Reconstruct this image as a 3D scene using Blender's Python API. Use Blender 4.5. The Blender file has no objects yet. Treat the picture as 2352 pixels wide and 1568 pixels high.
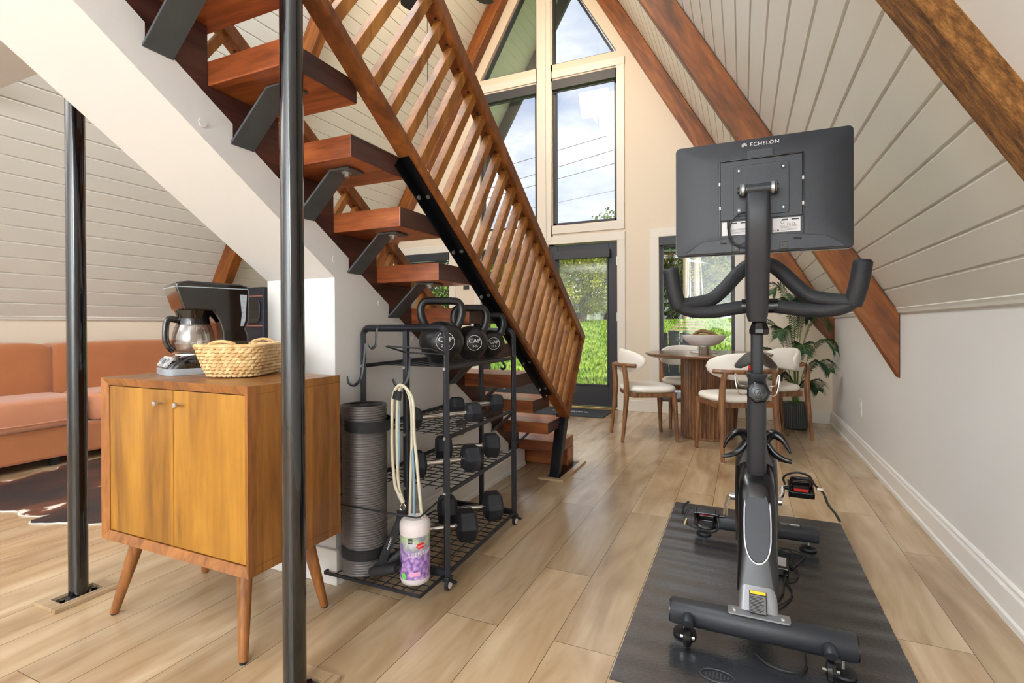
import bpy, bmesh, math, random
from mathutils import Vector, Matrix
PI = math.pi
rnd = random.Random(7)
S = bpy.context.scene
C = S.collection

# ---------------------------------------------------------------- camera
def make_camera():
    cd = bpy.data.cameras.new('camera'); co = bpy.data.objects.new('camera', cd); C.objects.link(co)
    yaw, pit, rol = 0.42361, 0.00427, 0.00406
    c, s = math.cos, math.sin
    A = Matrix(((c(yaw), 0, -s(yaw)), (0, 1, 0), (s(yaw), 0, c(yaw))))
    B = Matrix(((1, 0, 0), (0, c(pit), -s(pit)), (0, s(pit), c(pit))))
    R = Matrix(((c(rol), -s(rol), 0), (s(rol), c(rol), 0), (0, 0, 1)))
    W = Matrix(((1, 0, 0), (0, 0, 1), (0, -1, 0)))
    M = R @ B @ A @ W
    co.matrix_world = Matrix.Translation((0, 0, 1.0)) @ M.transposed().to_4x4()
    cd.sensor_width = 36; cd.lens = 1175.0 / 2352 * 36
    cd.shift_y = -(784 - 752.75) / 2352
    cd.clip_start = 0.02; cd.clip_end = 500
    S.camera = co
make_camera()
S.view_settings.view_transform = 'Standard'; S.view_settings.look = 'None'
S.view_settings.gamma = 1; S.view_settings.use_curve_mapping = False
S.view_settings.exposure = 0.25

# ---------------------------------------------------------------- sky and lights
def srgb(r, g, b, a=1.0):
    f = lambda v: (v / 255 / 12.92) if v / 255 <= 0.04045 else ((v / 255 + 0.055) / 1.055) ** 2.4
    return (f(r), f(g), f(b), a)

def world():
    w = bpy.data.worlds.new('sky'); S.world = w; w.use_nodes = True
    n = w.node_tree.nodes; l = w.node_tree.links
    bg = n['Background']
    tc = n.new('ShaderNodeTexCoord'); mp = n.new('ShaderNodeMapping')
    mp.inputs['Scale'].default_value = (1.6, 1.6, 4.2)
    nz = n.new('ShaderNodeTexNoise'); nz.inputs['Scale'].default_value = 1.9
    nz.inputs['Detail'].default_value = 7; nz.inputs['Roughness'].default_value = 0.55
    cr = n.new('ShaderNodeValToRGB')
    e = cr.color_ramp.elements
    e[0].position = 0.36; e[0].color = srgb(172, 184, 208)
    e[1].position = 0.62; e[1].color = srgb(255, 255, 255)
    m = e.new(0.49); m.color = srgb(208, 214, 226)
    l.new(tc.outputs['Generated'], mp.inputs['Vector']); l.new(mp.outputs['Vector'], nz.inputs['Vector'])
    l.new(nz.outputs['Fac'], cr.inputs['Fac']); l.new(cr.outputs['Color'], bg.inputs['Color'])
    bg.inputs['Strength'].default_value = 1.2
world()

def sun():
    ld = bpy.data.lights.new('sun', 'SUN'); ld.energy = 5.0; ld.angle = math.radians(1.5); ld.color = (1, .93, .8)
    o = bpy.data.objects.new('sun', ld); C.objects.link(o)
    o.rotation_euler = Vector((0.62, -0.30, 0.62)).to_track_quat('Z', 'Y').to_euler()
sun()

def area(name, loc, to, sx, sy, power, col=(1, 1, 1)):
    ld = bpy.data.lights.new(name, 'AREA'); ld.shape = 'RECTANGLE'; ld.size = sx; ld.size_y = sy
    ld.energy = power; ld.color = col
    o = bpy.data.objects.new(name, ld); C.objects.link(o); o.location = loc
    o.rotation_euler = (Vector(loc) - Vector(to)).to_track_quat('Z', 'Y').to_euler()
    return o
area('ridge_fill', (-2.25, 1.2, 5.2), (-2.25, 1.2, 0), 1.0, 3.6, 160, (.90, .955, 1))  # unseen area lamp added under the ridge to lift the interior
area('fan_lamp', (-2.25, 3.75, 4.75), (-2.25, 5.6, 3.6), 0.5, 0.5, 34, (1, .72, .44))
area('rear_bounce_fill', (-0.4, -1.5, 1.7), (-0.4, -3.0, 2.3), 1.6, 1.2, 320, (.86, .935, 1))  # added fill behind the camera, bounced off the rear wall; no fitting
area('right_slope_fill', (-1.5, -.6, 2.6), (-0.9, -.2, 5.2), 1.2, 1.2, 70, (.88, .945, 1))  # another added fill out of view, aimed up at the right slope
area('lounge_fill', (-3.2, -.6, 1.5), (-3.2, -1.2, 2.45), 1.4, 1.4, 115, (.93, .965, 1))  # added fill for the left side, thrown up onto the loft underside

# ---------------------------------------------------------------- materials
MT = {}
def nodes(name):
    m = bpy.data.materials.new(name); m.use_nodes = True
    nt = m.node_tree; b = nt.nodes['Principled BSDF']
    MT[name] = m
    return m, nt.nodes, nt.links, b

def plain(name, col, rough=.5, metal=0.0, bump=0.0, bscale=60.0, var=0.0, vscale=6.0, coat=0.0, sheen=0.0, spec=.5):
    m, n, l, b = nodes(name)
    b.inputs['Base Color'].default_value = srgb(*col); b.inputs['Roughness'].default_value = rough
    b.inputs['Metallic'].default_value = metal; b.inputs['Coat Weight'].default_value = coat
    b.inputs['Sheen Weight'].default_value = sheen; b.inputs['Specular IOR Level'].default_value = spec
    if bump or var:
        tc = n.new('ShaderNodeTexCoord')
    if bump:
        nz = n.new('ShaderNodeTexNoise'); nz.inputs['Scale'].default_value = bscale; nz.inputs['Detail'].default_value = 3
        l.new(tc.outputs['Object'], nz.inputs['Vector'])
        bp = n.new('ShaderNodeBump'); bp.inputs['Strength'].default_value = bump; bp.inputs['Distance'].default_value = .01
        l.new(nz.outputs['Fac'], bp.inputs['Height']); l.new(bp.outputs['Normal'], b.inputs['Normal'])
    if var:
        nv = n.new('ShaderNodeTexNoise'); nv.inputs['Scale'].default_value = vscale; nv.inputs['Detail'].default_value = 4
        l.new(tc.outputs['Object'], nv.inputs['Vector'])
        mx = n.new('ShaderNodeMix'); mx.data_type = 'RGBA'
        c = srgb(*col)
        mx.inputs['A'].default_value = tuple(max(0, v * (1 - var)) for v in c[:3]) + (1,)
        mx.inputs['B'].default_value = tuple(min(1, v * (1 + var)) for v in c[:3]) + (1,)
        l.new(nv.outputs['Fac'], mx.inputs['Factor']); l.new(mx.outputs['Result'], b.inputs['Base Color'])
    return m

def wood(name, c1, c2, axis='Y', rough=.4, scale=1.0, stretch=12.0, coat=0.0, bump=.08, coord='Object', rings=.35, c3=None, spec=.5, tilt=0):
    m, n, l, b = nodes(name)
    tc = n.new('ShaderNodeTexCoord'); mp = n.new('ShaderNodeMapping')
    src = tc.outputs[coord]
    if tilt:
        r0 = n.new('ShaderNodeVectorRotate'); r0.rotation_type = 'Y_AXIS' if axis == 'Z' else 'X_AXIS'; r0.inputs['Angle'].default_value = math.radians(tilt)
        l.new(src, r0.inputs['Vector']); src = r0.outputs['Vector']
    sc = [stretch * scale] * 3; sc['XYZ'.index(axis)] = 1.0 * scale
    mp.inputs['Scale'].default_value = sc
    l.new(src, mp.inputs['Vector'])
    nz = n.new('ShaderNodeTexNoise'); nz.inputs['Scale'].default_value = 1.0; nz.inputs['Detail'].default_value = 6
    nz.inputs['Roughness'].default_value = .6; nz.inputs['Distortion'].default_value = rings * 2
    l.new(mp.outputs['Vector'], nz.inputs['Vector'])
    n2 = n.new('ShaderNodeTexNoise'); n2.inputs['Scale'].default_value = 6.0; n2.inputs['Detail'].default_value = 3
    l.new(mp.outputs['Vector'], n2.inputs['Vector'])
    ad = n.new('ShaderNodeMath'); ad.operation = 'MULTIPLY_ADD'; ad.inputs[1].default_value = .3
    l.new(n2.outputs['Fac'], ad.inputs[0]); l.new(nz.outputs['Fac'], ad.inputs[2])
    cr = n.new('ShaderNodeValToRGB'); e = cr.color_ramp.elements
    e[0].position = .48; e[0].color = srgb(*c1); e[1].position = .82; e[1].color = srgb(*c2)
    if c3:
        k = e.new(.64); k.color = srgb(*c3)
    l.new(ad.outputs[0], cr.inputs['Fac']); l.new(cr.outputs['Color'], b.inputs['Base Color'])
    b.inputs['Roughness'].default_value = rough; b.inputs['Coat Weight'].default_value = coat
    b.inputs['Specular IOR Level'].default_value = spec
    if bump:
        bp = n.new('ShaderNodeBump'); bp.inputs['Strength'].default_value = bump; bp.inputs['Distance'].default_value = .005
        l.new(ad.outputs[0], bp.inputs['Height']); l.new(bp.outputs['Normal'], b.inputs['Normal'])
    return m

def floor_material():
    m, n, l, b = nodes('floor_planks')
    tc = n.new('ShaderNodeTexCoord'); mp = n.new('ShaderNodeMapping')
    mp.inputs['Rotation'].default_value = (0, 0, PI / 2); mp.inputs['Location'].default_value = (0.31, -0.0445, 0)
    l.new(tc.outputs['Object'], mp.inputs['Vector'])
    bk = n.new('ShaderNodeTexBrick'); bk.offset = .37; bk.offset_frequency = 2
    bk.inputs['Scale'].default_value = 1; bk.inputs['Brick Width'].default_value = 1.22
    bk.inputs['Row Height'].default_value = .1978; bk.inputs['Mortar Size'].default_value = .0011
    bk.inputs['Mortar Smooth'].default_value = .1; bk.inputs['Bias'].default_value = 0
    bk.inputs['Color1'].default_value = (0, 0, 0, 1); bk.inputs['Color2'].default_value = (1, 1, 1, 1)
    l.new(mp.outputs['Vector'], bk.inputs['Vector'])
    sep = n.new('ShaderNodeSeparateColor'); l.new(bk.outputs['Color'], sep.inputs['Color'])
    w = n.new('ShaderNodeMath'); w.operation = 'MULTIPLY'; w.inputs[1].default_value = 37.0
    l.new(sep.outputs['Red'], w.inputs[0])
    g = n.new('ShaderNodeMapping'); g.inputs['Scale'].default_value = (7.0, 1.2, 1)
    l.new(tc.outputs['Object'], g.inputs['Vector'])
    nz = n.new('ShaderNodeTexNoise'); nz.noise_dimensions = '4D'; nz.inputs['Scale'].default_value = 1
    nz.inputs['Detail'].default_value = 6; nz.inputs['Roughness'].default_value = .55; nz.inputs['Distortion'].default_value = .9
    l.new(g.outputs['Vector'], nz.inputs['Vector']); l.new(w.outputs[0], nz.inputs['W'])
    cr = n.new('ShaderNodeValToRGB'); e = cr.color_ramp.elements
    e[0].position = .28; e[0].color = srgb(150, 122, 90); e[1].position = .68; e[1].color = srgb(206, 184, 154)
    k = e.new(.46); k.color = srgb(182, 155, 122)
    l.new(nz.outputs['Fac'], cr.inputs['Fac'])
    hs = n.new('ShaderNodeMix'); hs.data_type = 'RGBA'; hs.blend_type = 'MULTIPLY'; hs.inputs['Factor'].default_value = 1
    cv = n.new('ShaderNodeValToRGB'); cv.color_ramp.elements[0].color = (.84, .83, .82, 1); cv.color_ramp.elements[1].color = (1.06, 1.04, 1.0, 1)
    l.new(sep.outputs['Red'], cv.inputs['Fac']); l.new(cr.outputs['Color'], hs.inputs['A']); l.new(cv.outputs['Color'], hs.inputs['B'])
    kn = n.new('ShaderNodeTexNoise'); kn.inputs['Scale'].default_value = 2.3; kn.inputs['Detail'].default_value = 2
    kg = n.new('ShaderNodeMapping'); kg.inputs['Scale'].default_value = (1.6, .8, 1)
    l.new(tc.outputs['Object'], kg.inputs['Vector']); l.new(kg.outputs['Vector'], kn.inputs['Vector'])
    kr = n.new('ShaderNodeValToRGB'); kr.color_ramp.elements[0].position = .56; kr.color_ramp.elements[1].position = .78
    kr.color_ramp.elements[0].color = (0, 0, 0, 1); kr.color_ramp.elements[1].color = (.55, .55, .55, 1)
    l.new(kn.outputs['Fac'], kr.inputs['Fac'])
    mk = n.new('ShaderNodeMix'); mk.data_type = 'RGBA'; mk.inputs['B'].default_value = srgb(120, 88, 56)
    l.new(kr.outputs['Color'], mk.inputs['Factor']); l.new(hs.outputs['Result'], mk.inputs['A'])
    mm = n.new('ShaderNodeMix'); mm.data_type = 'RGBA'; mm.inputs['B'].default_value = srgb(96, 76, 56)
    l.new(bk.outputs['Fac'], mm.inputs['Factor']); l.new(mk.outputs['Result'], mm.inputs['A'])
    l.new(mm.outputs['Result'], b.inputs['Base Color'])
    b.inputs['Roughness'].default_value = .24; b.inputs['Coat Weight'].default_value = .25; b.inputs['Coat Roughness'].default_value = .16
    bp = n.new('ShaderNodeBump'); bp.inputs['Strength'].default_value = .25; bp.inputs['Distance'].default_value = .002
    inv = n.new('ShaderNodeMath'); inv.operation = 'SUBTRACT'; inv.inputs[0].default_value = 1
    l.new(bk.outputs['Fac'], inv.inputs[1])
    ba = n.new('ShaderNodeMath'); ba.operation = 'MULTIPLY_ADD'; ba.inputs[1].default_value = .5
    l.new(nz.outputs['Fac'], ba.inputs[0]); l.new(inv.outputs[0], ba.inputs[2])
    l.new(ba.outputs[0], bp.inputs['Height']); l.new(bp.outputs['Normal'], b.inputs['Normal'])
    return m

def glass(name, tint=(1, 1, 1), gloss=.08, dark=1.0):
    m = bpy.data.materials.new(name); m.use_nodes = True; MT[name] = m
    n = m.node_tree.nodes; l = m.node_tree.links; n.remove(n['Principled BSDF'])
    t = n.new('ShaderNodeBsdfTransparent'); t.inputs['Color'].default_value = (tint[0] * dark, tint[1] * dark, tint[2] * dark, 1)
    g = n.new('ShaderNodeBsdfGlossy'); g.inputs['Roughness'].default_value = .02
    x = n.new('ShaderNodeMixShader'); x.inputs['Fac'].default_value = gloss
    l.new(t.outputs[0], x.inputs[1]); l.new(g.outputs[0], x.inputs[2]); l.new(x.outputs[0], n['Material Output'].inputs['Surface'])
    return m

def leafy(name, c1, c2, sc=.6, trans=.35):
    m, n, l, b = nodes(name)
    tc = n.new('ShaderNodeTexCoord'); nz = n.new('ShaderNodeTexNoise'); nz.inputs['Scale'].default_value = sc; nz.inputs['Detail'].default_value = 5
    l.new(tc.outputs['Object'], nz.inputs['Vector'])
    cr = n.new('ShaderNodeValToRGB'); e = cr.color_ramp.elements
    e[0].position = .38; e[0].color = srgb(*c1); e[1].position = .64; e[1].color = srgb(*c2)
    l.new(nz.outputs['Fac'], cr.inputs['Fac']); l.new(cr.outputs['Color'], b.inputs['Base Color'])
    b.inputs['Roughness'].default_value = .6
    if trans:
        t = n.new('ShaderNodeBsdfTranslucent'); l.new(cr.outputs['Color'], t.inputs['Color'])
        x = n.new('ShaderNodeMixShader'); x.inputs['Fac'].default_value = trans
        l.new(b.outputs[0], x.inputs[1]); l.new(t.outputs[0], x.inputs[2])
        l.new(x.outputs[0], n['Material Output'].inputs['Surface'])
    return m

plain('wall_paint', (220, 218, 215), .6, bump=.03, bscale=140)
plain('warm_wall_paint', (224, 210, 190), .6, bump=.03, bscale=140)
plain('trim_paint', (226, 219, 208), .35)
plain('white_trim', (232, 229, 224), .3)
plain('plank_paint', (220, 218, 210), .42, bump=.10, bscale=22, var=.03, vscale=2.5)
plain('cream_plank_paint', (236, 234, 222), .5, bump=.05, bscale=22)
floor_material()
wood('beam_wood', (88, 48, 14), (158, 94, 36), 'Z', .45, 1.1, 7, c3=(128, 70, 22), tilt=30, rings=.5)
wood('beam_wood_left', (88, 48, 14), (158, 94, 36), 'Z', .45, 1.1, 7, c3=(128, 70, 22), tilt=-30, rings=.5)
wood('tread_wood', (98, 46, 22), (172, 98, 52), 'X', .3, 1.4, 9, coat=.15, c3=(140, 72, 36))
wood('rail_wood', (118, 72, 26), (180, 122, 56), 'Z', .5, 1.5, 6, c3=(150, 94, 38), spec=.3)
wood('handrail_wood', (92, 50, 22), (150, 88, 40), 'Z', .42, 1.5, 6, c3=(120, 68, 30), spec=.4)
wood('stringer_wood', (44, 24, 20), (86, 52, 44), 'Y', .4, 1.5, 10)
wood('walnut', (84, 50, 28), (156, 108, 68), 'Z', .4, 3, 8)
wood('table_top_wood', (92, 62, 44), (140, 102, 76), 'X', .18, 2, 8)
wood('acorn', (114, 72, 18), (168, 118, 36), 'Z', .32, 1.0, 9, c3=(146, 98, 24), coat=.1)
wood('acorn_side', (110, 68, 28), (162, 108, 48), 'Z', .34, 1.5, 9, c3=(138, 88, 36), coat=.08)
wood('acorn_leg', (112, 66, 28), (160, 102, 50), 'Z', .34, 3, 7, coat=.1)
wood('carved_wood', (96, 72, 44), (176, 146, 100), 'X', .7, 8, 4, bump=.5)
wood('bark', (70, 60, 52), (150, 138, 122), 'Z', .9, 10, 3, bump=.6)
wood('fuzzy_wood', (66, 40, 12), (150, 104, 50), 'Z', .95, 22, 3.5, bump=1.0, c3=(112, 72, 28), tilt=30, rings=0)
plain('black_gloss', (10, 11, 14), .13, coat=.6, bump=.04, bscale=7)
plain('black_steel', (24, 25, 30), .3, .6, bump=.03, bscale=40)
plain('raw_steel', (84, 89, 92), .42, .35, bump=.08, bscale=30, var=.25, vscale=16)
plain('rack_black', (34, 36, 42), .42, .2)
plain('bike_black', (42, 44, 49), .45, .1, bump=.05, bscale=300)
plain('bike_gloss', (18, 18, 20), .22)
plain('bike_grey', (150, 151, 154), .38, .6)
plain('foam_grip', (30, 31, 35), .62, bump=.1, bscale=200)
plain('rubber', (26, 27, 30), .55, bump=.06, bscale=80)
plain('hex_rubber', (34, 36, 42), .6, bump=.12, bscale=120)
plain('vinyl_black', (22, 23, 26), .36, bump=.05, bscale=40)
plain('chrome', (214, 212, 210), .14, 1.0)
plain('brass_screw', (190, 170, 120), .3, 1.0)
plain('zinc', (186, 188, 186), .35, .9)
plain('label_white', (206, 202, 202), .5)
plain('label_print', (96, 94, 96), .6)
plain('logo_white', (216, 214, 212), .5)
plain('warning_yellow', (226, 184, 20), .5)
plain('red_plastic', (214, 24, 30), .3)
plain('grey_plastic', (150, 156, 162), .4)
plain('silver_panel', (206, 208, 210), .35, .3)
plain('lcd', (86, 92, 88), .2)
plain('coffee_black', (14, 13, 15), .07, coat=.8)
plain('white_upholstery', (238, 232, 222), .55, bump=.06, bscale=160)
plain('suede', (168, 103, 60), .85, bump=.15, bscale=90, var=.14, vscale=5, sheen=.35)
plain('suede_light', (190, 126, 92), .85, bump=.15, bscale=90, var=.12, vscale=5, sheen=.35)
plain('foam_mat', (92, 87, 86), .34, bump=.12, bscale=150)
plain('mat_strap', (18, 18, 22), .7, bump=.3, bscale=220)
plain('tube_cream', (204, 196, 172), .35)
plain('tube_blue', (128, 156, 172), .35)
plain('tub_white', (222, 212, 210), .35)
plain('ceramic', (232, 226, 220), .35)
plain('soil', (60, 90, 44), .9, bump=.5)
plain('pot_dark', (62, 70, 68), .6)
plain('outlet_white', (222, 218, 212), .35)
plain('charcoal_plastic', (56, 58, 64), .5)
plain('dark_door', (46, 48, 54), .4)
plain('dark_cabinet', (32, 36, 48), .35)
plain('slat_grey', (112, 118, 132), .6)
plain('copper_line', (176, 120, 100), .3, .7)
plain('doormat', (52, 56, 62), .8, bump=.4, bscale=260)
plain('mat_print', (214, 216, 220), .6)
plain('fan_black', (30, 32, 36), .5)
plain('concrete', (150, 146, 138), .9, bump=.3)
plain('pole_wood', (206, 180, 156), .8, bump=.2)
plain('house_white', (226, 226, 222), .7)
plain('house_roof', (90, 92, 98), .8)
plain('wire', (110, 90, 90), .6)
wood('deck_wood', (96, 98, 106), (150, 152, 158), 'Y', .7, 2, 8)
wood('step_wood', (130, 108, 84), (196, 176, 150), 'X', .8, 2, 6)
leafy('grass', (88, 124, 30), (142, 168, 52), 1.8, 0)
leafy('leaf_yellow', (92, 112, 24), (184, 184, 62), .9, .2)
leafy('leaf_green', (52, 82, 26), (128, 150, 52), .7, .2)
leafy('leaf_dark', (34, 60, 28), (88, 116, 48), .6, .2)
leafy('palm_leaf', (16, 46, 26), (52, 98, 52), 6, .15)
plain('palm_stem', (110, 140, 60), .5)
glass('window_glass', (.99, 1, 1), .04)
glass('carafe_glass', (.66, .62, .6), .22)
glass('window_gauge', (.7, .72, .75), .3)
plain('gauge_grey', (150, 156, 164), .25)

def rubber_mat_material():
    m, n, l, b = nodes('gym_mat')
    tc = n.new('ShaderNodeTexCoord')
    vo = n.new('ShaderNodeTexVoronoi'); vo.inputs['Scale'].default_value = 130; vo.feature = 'SMOOTH_F1'
    mp = n.new('ShaderNodeMapping'); mp.inputs['Scale'].default_value = (.8, 1.5, 1)
    l.new(tc.outputs['Object'], mp.inputs['Vector']); l.new(mp.outputs['Vector'], vo.inputs['Vector'])
    bp = n.new('ShaderNodeBump'); bp.inputs['Strength'].default_value = .28; bp.inputs['Distance'].default_value = .003
    l.new(vo.outputs['Distance'], bp.inputs['Height'])
    l.new(bp.outputs['Normal'], b.inputs['Normal'])
    b.inputs['Base Color'].default_value = srgb(40, 43, 47); b.inputs['Roughness'].default_value = .27; b.inputs['Specular IOR Level'].default_value = .8
    b.inputs['Coat Weight'].default_value = .6; b.inputs['Coat Roughness'].default_value = .22
rubber_mat_material()

def cowhide_material():
    m, n, l, b = nodes('cowhide')
    tc = n.new('ShaderNodeTexCoord')
    nz = n.new('ShaderNodeTexNoise'); nz.inputs['Scale'].default_value = 2.6; nz.inputs['Detail'].default_value = 5
    mp = n.new('ShaderNodeMapping'); mp.inputs['Scale'].default_value = (1.0, .55, 1); mp.inputs['Location'].default_value = (.4, .2, 0)
    l.new(tc.outputs['Object'], mp.inputs['Vector']); l.new(mp.outputs['Vector'], nz.inputs['Vector'])
    cr = n.new('ShaderNodeValToRGB'); e = cr.color_ramp.elements
    e[0].position = .42; e[0].color = srgb(38, 36, 40); e[1].position = .612; e[1].color = srgb(236, 226, 214)
    k = e.new(.52); k.color = srgb(66, 46, 42); k = e.new(.60); k.color = srgb(112, 66, 48)
    l.new(nz.outputs['Fac'], cr.inputs['Fac']); l.new(cr.outputs['Color'], b.inputs['Base Color'])
    b.inputs['Roughness'].default_value = .6
    n2 = n.new('ShaderNodeTexNoise'); n2.inputs['Scale'].default_value = 60; l.new(mp.outputs['Vector'], n2.inputs['Vector'])
    bp = n.new('ShaderNodeBump'); bp.inputs['Strength'].default_value = .4; l.new(n2.outputs['Fac'], bp.inputs['Height']); l.new(bp.outputs['Normal'], b.inputs['Normal'])
cowhide_material()

def lilac_label_material():
    m, n, l, b = nodes('lilac_label')
    tc = n.new('ShaderNodeTexCoord')
    vo = n.new('ShaderNodeTexVoronoi'); vo.inputs['Scale'].default_value = 70
    l.new(tc.outputs['Object'], vo.inputs['Vector'])
    cr = n.new('ShaderNodeValToRGB'); e = cr.color_ramp.elements
    e[0].position = .0; e[0].color = srgb(216, 170, 206); e[1].position = .75; e[1].color = srgb(112, 82, 150)
    k = e.new(.38); k.color = srgb(176, 140, 198)
    l.new(vo.outputs['Distance'], cr.inputs['Fac'])
    sp = n.new('ShaderNodeSeparateXYZ'); l.new(tc.outputs['Object'], sp.inputs[0])
    mr = n.new('ShaderNodeMapRange'); mr.inputs['From Min'].default_value = .10; mr.inputs['From Max'].default_value = .16
    l.new(sp.outputs['Z'], mr.inputs['Value'])
    nz = n.new('ShaderNodeTexNoise'); nz.inputs['Scale'].default_value = 22; l.new(tc.outputs['Object'], nz.inputs['Vector'])
    c2 = n.new('ShaderNodeValToRGB'); e = c2.color_ramp.elements
    e[0].position = .38; e[0].color = srgb(118, 98, 168); e[1].position = .66; e[1].color = srgb(206, 206, 214)
    k = e.new(.56); k.color = srgb(170, 190, 140)
    l.new(nz.outputs['Fac'], c2.inputs['Fac'])
    mx = n.new('ShaderNodeMix'); mx.data_type = 'RGBA'
    l.new(mr.outputs['Result'], mx.inputs['Factor']); l.new(cr.outputs['Color'], mx.inputs['A']); l.new(c2.outputs['Color'], mx.inputs['B'])
    l.new(mx.outputs['Result'], b.inputs['Base Color']); b.inputs['Roughness'].default_value = .3
lilac_label_material()
plain('label_purple', (70, 44, 120), .35)
plain('label_pink', (226, 160, 196), .4)
plain('label_green', (104, 214, 84), .4)

# ---------------------------------------------------------------- mesh helpers
class MB:
    def __init__(s): s.v = []; s.f = []
    def add(s, vs, fs):
        k = len(s.v); s.v += [Vector(p) for p in vs]; s.f += [tuple(i + k for i in f) for f in fs]; return s
    def merge(s, o, M=None):
        return s.add([(M @ v) if M else v for v in o.v], o.f)
    def xf(s, M): s.v = [M @ v for v in s.v]; return s
    def box(s, x0, x1, y0, y1, z0, z1):
        p = [(x, y, z) for z in (z0, z1) for y in (y0, y1) for x in (x0, x1)]
        return s.add(p, [(0, 2, 3, 1), (4, 5, 7, 6), (0, 1, 5, 4), (2, 6, 7, 3), (0, 4, 6, 2), (1, 3, 7, 5)])
    def cbox(s, c, sz, M=None):
        b = MB().box(-sz[0] / 2, sz[0] / 2, -sz[1] / 2, sz[1] / 2, -sz[2] / 2, sz[2] / 2)
        T = Matrix.Translation(c)
        return s.merge(b, T @ M.to_4x4() if M else T)
    def bar(s, p, q, w, h, up=(0, 0, 1)):
        p = Vector(p); q = Vector(q); d = (q - p); L = d.length; d.normalize(); u = Vector(up)
        x = d.cross(u)
        if x.length < 1e-5: x = d.cross(Vector((1, 0, 0)))
        x.normalize(); u = x.cross(d)
        vs = []
        for t in (0, L):
            for a, b in ((-1, -1), (1, -1), (1, 1), (-1, 1)): vs.append(p + d * t + x * a * w / 2 + u * b * h / 2)
        return s.add(vs, [(0, 3, 2, 1), (4, 5, 6, 7), (0, 1, 5, 4), (1, 2, 6, 5), (2, 3, 7, 6), (3, 0, 4, 7)])
    def cyl(s, p, q, r0, r1=None, n=20, cap=True):
        r1 = r0 if r1 is None else r1
        p = Vector(p); q = Vector(q); d = (q - p).normalized()
        x = d.orthogonal().normalized(); y = d.cross(x)
        vs = [c + (x * math.cos(2 * PI * i / n) + y * math.sin(2 * PI * i / n)) * r for c, r in ((p, r0), (q, r1)) for i in range(n)]
        fs = [(i, (i + 1) % n, n + (i + 1) % n, n + i) for i in range(n)]
        if cap: fs += [tuple(range(n - 1, -1, -1)), tuple(range(n, 2 * n))]
        return s.add(vs, fs)
    def tube(s, pts, r, n=10, closed=False, flat=None, taper=None, up=None):
        P = [Vector(p) for p in pts]; m = len(P); vs = []
        px = None
        for i in range(m):
            a = P[i - 1] if (i or closed) else P[i]; b = P[(i + 1) % m] if (i < m - 1 or closed) else P[i]
            d = (b - a).normalized()
            if up is not None:
                x = d.cross(Vector(up)).normalized()
            elif px is None: x = d.orthogonal().normalized()
            else:
                x = px - d * px.dot(d)
                x = x.normalized() if x.length > 1e-6 else d.orthogonal().normalized()
            px = x; y = d.cross(x)
            rr = r * (taper[i] if taper else 1)
            f = flat if flat else 1
            vs += [P[i] + (x * math.cos(2 * PI * k / n) + y * math.sin(2 * PI * k / n) * f) * rr for k in range(n)]
        fs = []
        for i in range(m if closed else m - 1):
            j = (i + 1) % m
            fs += [(i * n + k, i * n + (k + 1) % n, j * n + (k + 1) % n, j * n + k) for k in range(n)]
        if not closed: fs += [tuple(range(n - 1, -1, -1)), tuple((m - 1) * n + k for k in range(n))]
        return s.add(vs, fs)
    def lathe(s, prof, n=32, c=(0, 0, 0), cap=True):
        c = Vector(c); vs = [c + Vector((r * math.cos(2 * PI * k / n), r * math.sin(2 * PI * k / n), z)) for r, z in prof for k in range(n)]
        fs = [(i * n + k, i * n + (k + 1) % n, (i + 1) * n + (k + 1) % n, (i + 1) * n + k) for i in range(len(prof) - 1) for k in range(n)]
        if cap: fs += [tuple(range(n - 1, -1, -1)), tuple((len(prof) - 1) * n + k for k in range(n))]
        return s.add(vs, fs)
    def prism(s, poly, axis, t0, t1):
        def pt(a, b, t): return {'X': (t, a, b), 'Y': (a, t, b), 'Z': (a, b, t)}[axis]
        n = len(poly); vs = [pt(a, b, t) for t in (t0, t1) for a, b in poly]
        fs = [(i, (i + 1) % n, n + (i + 1) % n, n + i) for i in range(n)] + [tuple(range(n - 1, -1, -1)), tuple(range(n, 2 * n))]
        return s.add(vs, fs)
    def loft(s, rings, closed_ends=True):
        n = len(rings[0]); vs = [p for r in rings for p in r]
        fs = [(i * n + k, i * n + (k + 1) % n, (i + 1) * n + (k + 1) % n, (i + 1) * n + k) for i in range(len(rings) - 1) for k in range(n)]
        if closed_ends: fs += [tuple(range(n - 1, -1, -1)), tuple((len(rings) - 1) * n + k for k in range(n))]
        return s.add(vs, fs)

def rrect(w, h, r, n=4):
    o = []
    for cx, cy, a0 in ((w / 2 - r, h / 2 - r, 0), (-w / 2 + r, h / 2 - r, PI / 2), (-w / 2 + r, -h / 2 + r, PI), (w / 2 - r, -h / 2 + r, 1.5 * PI)):
        for i in range(n + 1):
            a = a0 + PI / 2 * i / n; o.append((cx + r * math.cos(a), cy + r * math.sin(a)))
    return o

def smooth_path(pts, k=6):
    P = [Vector(p) for p in pts]; out = []
    for i in range(len(P) - 1):
        a = P[max(i - 1, 0)]; b = P[i]; c = P[i + 1]; d = P[min(i + 2, len(P) - 1)]
        for j in range(k):
            t = j / k
            out.append(.5 * ((2 * b) + (c - a) * t + (2 * a - 5 * b + 4 * c - d) * t * t + (3 * b - a - 3 * c + d) * t ** 3))
    out.append(P[-1]); return out

def finish(me, smooth, ang=38):
    bm = bmesh.new(); bm.from_mesh(me)
    bmesh.ops.recalc_face_normals(bm, faces=bm.faces)
    if smooth:
        for f in bm.faces: f.smooth = True
        for e in bm.edges:
            if len(e.link_faces) == 2 and e.calc_face_angle(0) > math.radians(ang): e.smooth = False
    bm.to_mesh(me); bm.free()

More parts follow.
